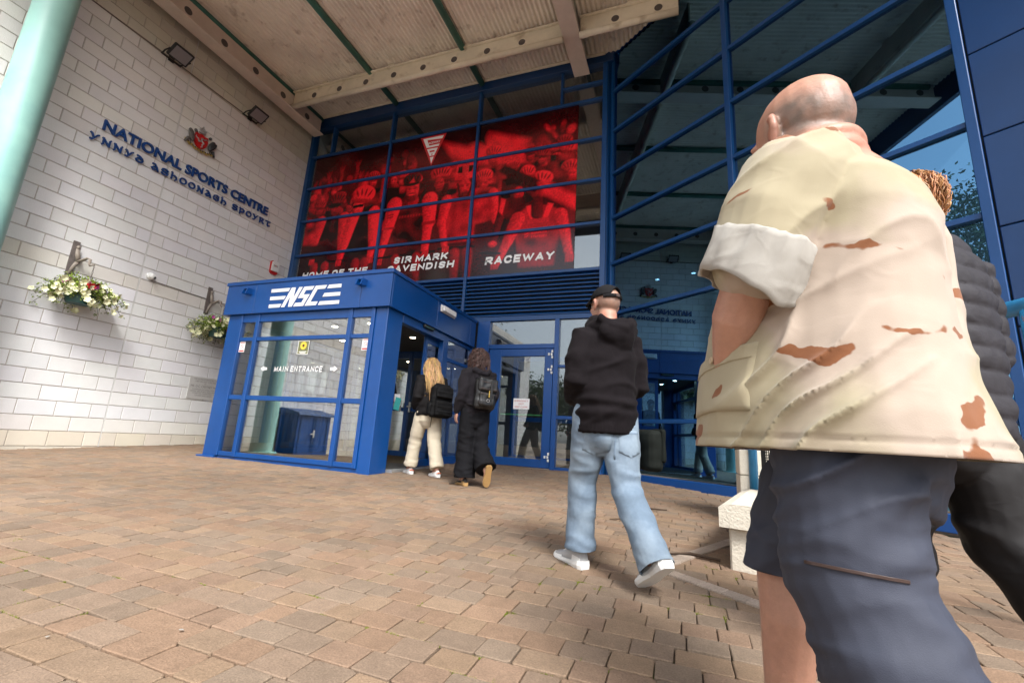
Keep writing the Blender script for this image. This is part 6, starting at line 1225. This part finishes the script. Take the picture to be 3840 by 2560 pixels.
# --- young woman with dark curls and a leather backpack
m_jersey = M('charcoal_jersey', (.011, .0095, .012), .9, var=.15, vs=18, bump=.1, bs=300, spec=.15, sheen=.02); m_blackj = M('black_denim', (.008, .008, .0095), .85, var=.3, vs=8, bump=.15, bs=350, spec=.1); m_gumS = M('gum_sole', (.32, .19, .07), .6, var=.1); m_sn = M('black_suede', (.03, .028, .028), .8)
Q = Frame(6.62, -2.76, -50); g_ = Q
PQ = dict(j=dict(head=(.03, .0, 1.555), neck=(-.01, 0, 1.385), hip=(0, 0, .88), shL=(-.01, .165, 1.335), elL=(-.06, .215, 1.07), wrL=(.03, .235, .86), shR=(-.01, -.165, 1.335), elR=(-.04, -.215, 1.07), wrR=(.10, -.20, .88), hpL=(0, .085, .87), knL=(.03, .085, .47), anL=(.0, .085, .08), toeL=(.16, .085, .03), hpR=(0, -.085, .87), knR=(-.02, -.085, .47), anR=(-.26, -.085, .17), toeR=(-.20, -.09, .04)), hphi=-60, hp=-.08, hs=.95, hd=dict(L=(.15, .05, -1), R=(.5, .3, -.7)), w=.92)
T2, jq, H3, HB3, bo = figure(Q, 'young woman with curly dark hair in a black hoodie and wide black jeans', PQ)
tm = top_mesh(Q, PQ, [(0, 0, .82, .165, .125), (0, 0, .87, .172, .13), (0, 0, .93, .190, .145), (0, 0, 1.08, .188, .140), (0, 0, 1.24, .185, .130), (-.01, 0, 1.325, .165, .108), (-.01, 0, 1.38, .10, .085), (-.01, 0, 1.41, .07, .07)], [.080, .084, .076, .070, .064, .044], lambda b: hood(b, Q, 1.385, .86), .96)
cloth('hoodie', tm, .0085, m_jersey, T2, [folds(Q, 1., 11.)], 5)
lm = leg_mesh(Q, PQ, [(0, 0, .74, .152, .125), (0, 0, .82, .165, .132), (0, 0, .95, .148, .115)], [.105, .104, .102, .115, .128], dict(L=.97, R=.86)); cloth('jeans', lm, .0085, m_blackj, T2, [legfolds(Q, 1.1, 7.)], 4)
hl = Q(-.07, .085, .0); shoe(T2, hl, hl + Q.f * .26, 0, m_sn, m_gumS, stripe=m_letw, s=.95); s2 = shoe(T2, Q(-.33, -.085, .245), Q(-.255, -.09, .012), 0, m_sn, m_gumS, s=.95, stripe=m_letw); MB().tube([hl + Q.f * .10 + Q.l * .05 + Q.u * .05, hl + Q.f * .14 + Q.l * .10 + Q.u * .02, hl + Q.f * .2 + Q.l * .13 + Q.u * .012], .004, 5).build('loose_lace', m_sn, T2)
m_curl = M('dark_curls', (.034, .016, .012), .5, var=.3, vs=40, tint='tint', spec=.5); RC = np.random.default_rng(5); paths = []
for i in range(620):
    a = RC.uniform(0, 2 * pi); el = RC.uniform(-.5, 1.35); r0 = np.array([.082 * cos(el) * cos(a), -.015 + .10 * cos(el) * sin(a), .03 + .09 * sin(el)])
    if sin(a) > .55 and el < .6: continue
    dn = np.array([r0[0], r0[1] + .015, r0[2] * .3]); dn /= np.linalg.norm(dn); Ln = RC.uniform(.10, .26) * (1.1 if sin(a) < 0 else .9); P = []; ph = RC.uniform(0, 6.28); cr0 = RC.uniform(.008, .016); side = np.cross(dn, [0, 0, 1.]); side /= np.linalg.norm(side) + 1e-9
    for u in np.linspace(0, 1, 16):
        c = r0 + dn * (.055 * (1 - (1 - u) ** 2)) + np.array([0, 0, -1]) * Ln * u * (.35 + .65 * u); w = u * 14 + ph; c = c + side * cr0 * cos(w) + dn * cr0 * sin(w); c[2] = max(c[2], -.215 + .02 * RC.random()); P.append(H3(*(c * .98)))
    paths.append(P)
locks('curly_hair', T2, paths, m_curl, 5, .0052, lambda i: np.array([1, 1, 1]) * random.uniform(.5, 1.8) * np.array([1.1, 1, 1]))
cpb = MB().ell(H3(0, -.018, .03), (.083, .102, .092), 16, 12, HB3).ell(H3(0, -.065, -.06), (.075, .06, .09), 14, 10, HB3); mk('hair_base', np.concatenate(cpb.v), cpb.f, m_curl, T2, smooth=True, tint=(.6, .6, .6))
def pack(K, label, cz, w, h, d, mat, back, seed, lean=0., off=0., tag_=None, kind=0):
    o = K(-back, off, cz); t = thing('backpack', label, 'backpack', o); B_ = np.array([K.l, -K.f, K.u]); ca, sa = cos(lean), sin(lean); B_ = np.array([B_[0] * ca + B_[2] * sa, B_[1], B_[2] * ca - B_[0] * sa])
    fz = lambda P: soft(P, (13, 13, 13), .012, seed) + crease(P, np.eye(3), (7, 7, 12), .004, seed + 2, .2)
    b = MB().box((-w / 2, 0, -h / 2), (w / 2, d, h / 2 * .86), B_, o, .03).box((-w / 2 * .85, .01, h / 2 * .4), (w / 2 * .85, d * .8, h / 2), B_, o, .03); m0 = cloth('pack_body', b, .0075, mat, t, [fz], 6)
    if kind == 0:
        for z0, z1, dd in ((-h * .46, -.02 * h, .06), (.06 * h, .40 * h, .045)): cloth('front_pocket', MB().box((-w * .40, d * .7, z0), (w * .40, d + dd, z1), B_, o, .02), .007, mat, t, [fz], 5)
        for sx in (-1, 1): cloth('side_pouch', MB().box((sx * w * .5 - .03, .03, -h * .44), (sx * w * .5 + .03, d * .8, -h * .08), B_, o, .015), .007, mat, t, [fz], 5)
        for z in (-.32, -.18, .12, .24):
            MB().box((-w * .38, d + (.061 if z < 0 else .046), z * h - .010), (w * .38, d + (.067 if z < 0 else .052), z * h + .010), B_, o, .002).build('webbing', m_capm, t)
        for x in (-.12, .10): MB().tube([o + B_ .T @ np.array([x, d * .5, -h * .5]), o + B_.T @ np.array([x + .01, d * .55, -h * .5 - .14])], .008, 5, flat=.3).build('hanging_strap', m_capm, t)
    else:
        cloth('top_flap', MB().box((-w * .47, d * .35, .02 * h), (w * .47, d + .03, h * .44), B_, o, .02), .006, mat, t, [fz], 4); cloth('front_pocket', MB().box((-w * .38, d * .8, -h * .42), (w * .38, d + .035, .0), B_, o, .02), .0065, mat, t, [fz], 5)
        for z in (.30, .10, -.05): MB().box((-w * .44, d + .028, z * h - .004), (w * .40, d + .036, z * h + .003), B_, o, .001).build('zip', m_zip, t)
        MB().box((-w * .20, d + .030, -h * .25), (-w * .08, d + .042, h * .40), B_, o, .004).build('closing_strap', mat, t); MB().tube([o + B_.T @ np.array([-w * .02, d + .042, .02]), o + B_.T @ np.array([-w * .03, d + .046, -.06])], .005, 5).build('zip_pull', M('brass', (.45, .30, .06), .35, metal=.7), t)
        lp_ = [o + B_.T @ np.array([.02 * cos(a), d + .046, -.10 + .016 * sin(a)]) for a in np.linspace(0, 2 * pi, 11)[:-1]]; MB().tube(lp_, .003, 5, closed=True).build('ring', m_silver, t)
    for sx in (-1, 1): MB().tube(smoothpath([o + B_.T @ np.array([sx * w * .30, .01, h * .40]), K(-.06 + .02, off * .5 + sx * .10, cz + h * .62), K(.07, off * .3 + sx * .12, cz + h * .48), K(.10, off * .3 + sx * .145, cz + .02), K(-.02, off * .5 + sx * .185, cz - h * .35), o + B_.T @ np.array([sx * w * .46, .02, -h * .42])], 2), .018, 8, flat=.4).build('shoulder_strap', mat, t)
    return t
m_leather = M('black_leather', (.009, .009, .0095), .42, var=.2, vs=12, bump=.15, bs=90, spec=.5); m_nylon = M('black_nylon', (.0065, .0065, .007), .7, spec=.12, var=.25, vs=18, bump=.15, bs=200)
pack(Q, 'black leather backpack with front straps worn by the curly haired woman', 1.10, .27, .40, .11, m_leather, .145, 31., .06, -.02, kind=1)

# --- young woman with long fair hair, cream trousers and a large black backpack
m_parka = M('black_parka', (.0105, .0095, .010), .75, spec=.12, var=.2, vs=12, bump=.1, bs=200); m_cream2 = M('cream_twill', (.52, .46, .35), .85, var=.10, vs=10, bump=.1, bs=300); m_orange = M('orange_trim', (.60, .12, .04), .6)
Bn = Frame(5.72, -2.36, -55)
PB = dict(j=dict(head=(.04, .01, 1.495), neck=(-.005, 0, 1.33), hip=(0, 0, .86), shL=(0, .16, 1.285), elL=(-.05, .205, 1.04), wrL=(.10, .17, .92), shR=(0, -.16, 1.285), elR=(-.05, -.205, 1.04), wrR=(.10, -.17, .92), hpL=(.01, .085, .85), knL=(.16, .09, .46), anL=(.22, .10, .09), toeL=(.36, .10, .03), hpR=(-.01, -.085, .85), knR=(-.06, -.09, .46), anR=(-.22, -.095, .09), toeR=(-.07, -.095, .02)), hphi=-62, hp=-.12, hs=.93, hd=dict(L=(.7, -.5, -.5), R=(.7, .5, -.5)), w=.9)
T3, jb, H4, HB4, bo = figure(Bn, 'young woman with long fair hair, black jacket and cream trousers at the doorway', PB)
tm = top_mesh(Bn, PB, [(0, 0, .79, .178, .135), (0, 0, .86, .182, .138), (0, 0, 1.0, .185, .140), (0, 0, 1.16, .180, .130), (0, 0, 1.27, .160, .108), (0, 0, 1.33, .10, .085), (0, 0, 1.37, .075, .075)], [.078, .082, .076, .072, .066, .052], None, 1.0)
cloth('jacket', tm, .0085, m_parka, T3, [folds(Bn, 1.1, 17.)], 5)
lm = leg_mesh(Bn, PB, [(0, 0, .72, .15, .125), (0, 0, .80, .16, .13), (0, 0, .90, .15, .12)], [.100, .098, .088, .088, .092], dict(L=.95, R=.95)); cloth('trousers', lm, .0085, m_cream2, T3, [legfolds(Bn, .7, 9.)], 4)
hl = Bn(.155, .10, .0); shoe(T3, hl + Bn.u * .0, hl + Bn.f * .25, 0, m_tr, m_trs, stripe=m_orange, s=.95); hl = Bn(-.285, -.095, .0); shoe(T3, hl, hl + Bn.f * .25, 0, m_tr, m_trs, stripe=m_orange, s=.95)
for ch in list(T3.children):
    if ch.name.startswith('shoe'): pass
for hl in (Bn(.155, .10, .0), Bn(-.285, -.095, .0)):
    MB().tube([hl + Bn.f * .004 + Bn.l * .030 + Bn.u * .05, hl - Bn.f * .006 + Bn.u * .062, hl + Bn.f * .004 - Bn.l * .030 + Bn.u * .05], .011, 6, flat=.6).build('heel_tab', m_orange, T3)
m_blond = M('fair_hair', (.36, .215, .085), .45, var=.2, vs=60, tint='tint', spec=.5); RB = np.random.default_rng(8); paths = []
for i in range(330):
    a = RB.uniform(pi * .80, pi * 2.20) if i % 5 else RB.uniform(0, 2 * pi); el = RB.uniform(.0, 1.45); r0 = np.array([.080 * cos(el) * cos(a), -.012 + .102 * cos(el) * sin(a), .034 + .090 * sin(el)])
    if sin(a) > .35 and el < .9: continue
    Ln = RB.uniform(.36, .60); ph = RB.uniform(0, 6.28); P = []; out = np.array([cos(a), min(sin(a), .25)]); out /= np.linalg.norm(out)
    for u in np.linspace(0, 1, 18):
        sp = .030 * min(1, u * 4) + .022 * u; x = r0[0] + out[0] * sp + .010 * sin(u * 11 + ph) + (.02 * u * cos(ph)); y = r0[1] + out[1] * sp * 1.0 - (.060 * np.clip((u * Ln - .17) * 6, 0, 1) if out[1] < .3 else 0) + .008 * cos(u * 9 + ph); z = r0[2] - Ln * u ** 1.25 + .02 * sin(min(u * 6, pi)) * (1 if el > .5 else .3); P.append(H4(x, y, z))
    paths.append(P)
locks('long_hair', T3, paths, m_blond, 5, .0072, lambda i: np.array([1, random.uniform(.88, 1.1), random.uniform(.8, 1.2)]) * random.uniform(.55, 1.6))
cpb = MB().ell(H4(0, -.016, .034), (.081, .102, .091), 16, 12, HB4).ell(H4(0, -.062, -.04), (.072, .05, .10), 14, 10, HB4); mk('hair_base', np.concatenate(cpb.v), cpb.f, m_blond, T3, smooth=True, tint=(.6, .55, .5))
pack(Bn, 'large black backpack with webbing worn by the fair haired woman', 1.00, .30, .46, .15, m_nylon, .150, 41., .05, -.06, kind=0)

# --- curly red-haired person in a quilted jacket beside the bald man
m_puf = M('grey_quilt', (.030, .028, .032), .6, var=.12, vs=8, bump=.08, bs=120, spec=.2); m_bk = M('black_trousers', (.0085, .0075, .008), .7, spec=.3, var=.2, vs=8)
R_ = Frame(9.825, -5.93, -36)
PR_ = dict(j=dict(head=(.02, .0, 1.625), neck=(-.03, 0, 1.455), hip=(0, 0, .92), shL=(-.02, .18, 1.395), elL=(-.03, .235, 1.10), wrL=(.10, .20, .92), shR=(-.02, -.18, 1.395), elR=(-.03, -.225, 1.10), wrR=(.12, -.17, .92), hpL=(.01, .10, .90), knL=(.12, .10, .50), anL=(.14, .10, .09), toeL=(.30, .10, .03), hpR=(-.01, -.10, .90), knR=(-.08, -.10, .49), anR=(-.34, -.10, .15), toeR=(-.22, -.10, .03)), hphi=-30, hp=-.06, hs=1.0, hd=dict(L=(.3, 0, -1), R=(.3, 0, -1)))
T4, jr, H5, HB5, bo = figure(R_, 'person with wavy red hair in a grey quilted jacket behind the bald man', PR_)
tm = top_mesh(R_, PR_, [(0, 0, .80, .200, .155), (0, 0, .90, .200, .165), (0, 0, 1.08, .200, .165), (-.01, 0, 1.25, .200, .158), (-.02, 0, 1.37, .180, .135), (-.03, 0, 1.44, .135, .105), (-.03, 0, 1.49, .082, .080)], [.090, .092, .084, .078, .072, .058], None, .98)
def quilt(P):
    q = (P - R_.o) @ R_.B().T; s_ = np.abs(np.sin((q[:, 2] + .030 * pnoise(q * 3.2) + .010 * pnoise(q * 9)) * pi / .072)); return .011 * (s_ ** .45) - .006 + .007 * pnoise(q * np.array([26, 26, 14])) * s_ + .010 * pnoise(q * 7)
cloth('quilted_jacket', tm, .0075, m_puf, T4, [quilt], 4)
lm = leg_mesh(R_, PR_, [(0, 0, .76, .165, .135), (0, 0, .84, .185, .15), (0, 0, .96, .17, .14)], [.122, .115, .102, .102, .108], dict(L=.95, R=.88)); cloth('trousers', lm, .008, m_bk, T4, [legfolds(R_, 1.5, 23.)], 4)
hl = R_(.085, .10, .0); shoe(T4, hl, hl + R_.f * .29, 0, m_dark, m_dark); shoe(T4, R_(-.41, -.10, .12), R_(-.225, -.10, .004), 0, m_dark, m_dark)
m_ginger = M('red_hair', (.30, .135, .05), .45, var=.25, vs=60, tint='tint'); RG = np.random.default_rng(12); paths = []
for i in range(3000):
    a = RG.uniform(0, 2 * pi); el0 = RG.uniform(-.55, 1.5)
    if sin(a) > .45 and el0 < .8: continue
    Ln = RG.uniform(.45, 1.0); ph = RG.uniform(0, 6.28); lay_ = RG.uniform(.002, .030); tw = RG.uniform(-.5, .5); am = RG.uniform(.001, .005); P = []
    for u in np.linspace(0, 1, 10):
        el = el0 - Ln * u; aa = a + tw * .5 * u + .06 * sin(u * 8 + ph); rr = 1 + (lay_ * sin(min(1.9 * u + .3, 2.4)) + am * sin(u * 10 + ph)) / .09; ce = cos(max(el, -.9)); z = .034 + .094 * sin(max(el, -.9)) * rr - .05 * max(0, -.9 - el)
        P.append(H5(.083 * ce * cos(aa) * rr, -.012 + .105 * ce * sin(aa) * rr, z))
    paths.append(P)
locks('wavy_hair', T4, paths, m_ginger, 3, .0024, lambda i: np.array([1, random.uniform(.85, 1.15), 1]) * random.uniform(.7, 1.8))
cpb = MB().ell(H5(0, -.014, .034), (.084, .105, .094), 16, 12, HB5).ell(H5(0, -.06, -.03), (.074, .05, .06), 14, 10, HB5); mk('hair_base', np.concatenate(cpb.v), cpb.f, m_ginger, T4, smooth=True, tint=(.9, .85, .8))

# --- person in dark clothes just inside the porch doorway, holding leaflets
I_ = Frame(4.30, -1.62, 118)
PI_ = dict(j=dict(head=(.02, .0, 1.56), neck=(-.01, 0, 1.39), hip=(0, 0, .88), shL=(0, .18, 1.34), elL=(.0, .24, 1.08), wrL=(.22, .16, 1.02), shR=(0, -.18, 1.34), elR=(.0, -.24, 1.08), wrR=(.20, -.13, .98), hpL=(0, .09, .87), knL=(.03, .09, .47), anL=(.0, .09, .08), toeL=(.16, .09, .03), hpR=(0, -.09, .87), knR=(.03, -.09, .47), anR=(.0, -.09, .08), toeR=(.16, -.09, .03)), hphi=118, hp=-.25, hs=.97, hd=dict(L=(1, -.3, 0), R=(1, .3, 0)), curl=.6)
T5, ji, H6, HB6, bo = figure(I_, 'person in dark clothes half hidden inside the porch doorway, holding leaflets', PI_)
tm = top_mesh(I_, PI_, [(0, 0, .80, .17, .13), (0, 0, 1.0, .19, .145), (0, 0, 1.2, .19, .135), (0, 0, 1.33, .17, .11), (0, 0, 1.39, .09, .08), (0, 0, 1.42, .07, .07)], [.08, .084, .076, .07, .062, .045], None, .95); cloth('jacket', tm, .01, m_parka, T5, [folds(I_, .9, 3.)], 4)
lm = leg_mesh(I_, PI_, [(0, 0, .74, .155, .125), (0, 0, .92, .155, .12)], [.10, .095, .085, .085, .088], dict(L=.95, R=.95)); cloth('trousers', lm, .01, m_bk, T5, [legfolds(I_, 1., 5.)], 4)
for sg in (1, -1): hl = I_(-.07, sg * .09, .0); shoe(T5, hl, hl + I_.f * .26, 0, m_dark, m_dark)
hc = MB().ell(H6(0, -.016, .036), (.082, .102, .092), 16, 12, HB6); mk('short_hair', np.concatenate(hc.v), hc.f, m_curl, T5, smooth=True, tint=(1, 1, 1))
lt = thing('leaflets', 'white and turquoise leaflets held by the person in the doorway', 'leaflet', ji['wrL'] + I_.f * .11)
for i, (mt, dz, rot) in enumerate(((m_letw, .0, .1), (M('turquoise_print', (.05, .42, .40), .5), -.06, -.15))):
    c = ji['wrL'] + I_.f * (.12 + .01 * i) + I_.u * dz; uu = I_.l * cos(rot) + I_.u * sin(rot); vv = I_.u * cos(rot) - I_.l * sin(rot); MB().prism([(-.05, -.10), (.05, -.10), (.05, .10), (-.05, .10)], c, uu, vv, I_.f, .003).build('sheet', mt, lt, fix=True)
add_wrinkles(m_jean, sc=6., st=.10); add_wrinkles(m_hood, sc=5., st=.10); add_wrinkles(m_cream2, sc=6., st=.10); add_wrinkles(m_blackj, sc=6., st=.12); add_wrinkles(m_bk, sc=4., st=.18); add_wrinkles(m_puf, sc=9., st=.10); add_wrinkles(m_jersey, sc=6., st=.10); add_wrinkles(m_parka, sc=6., st=.14)
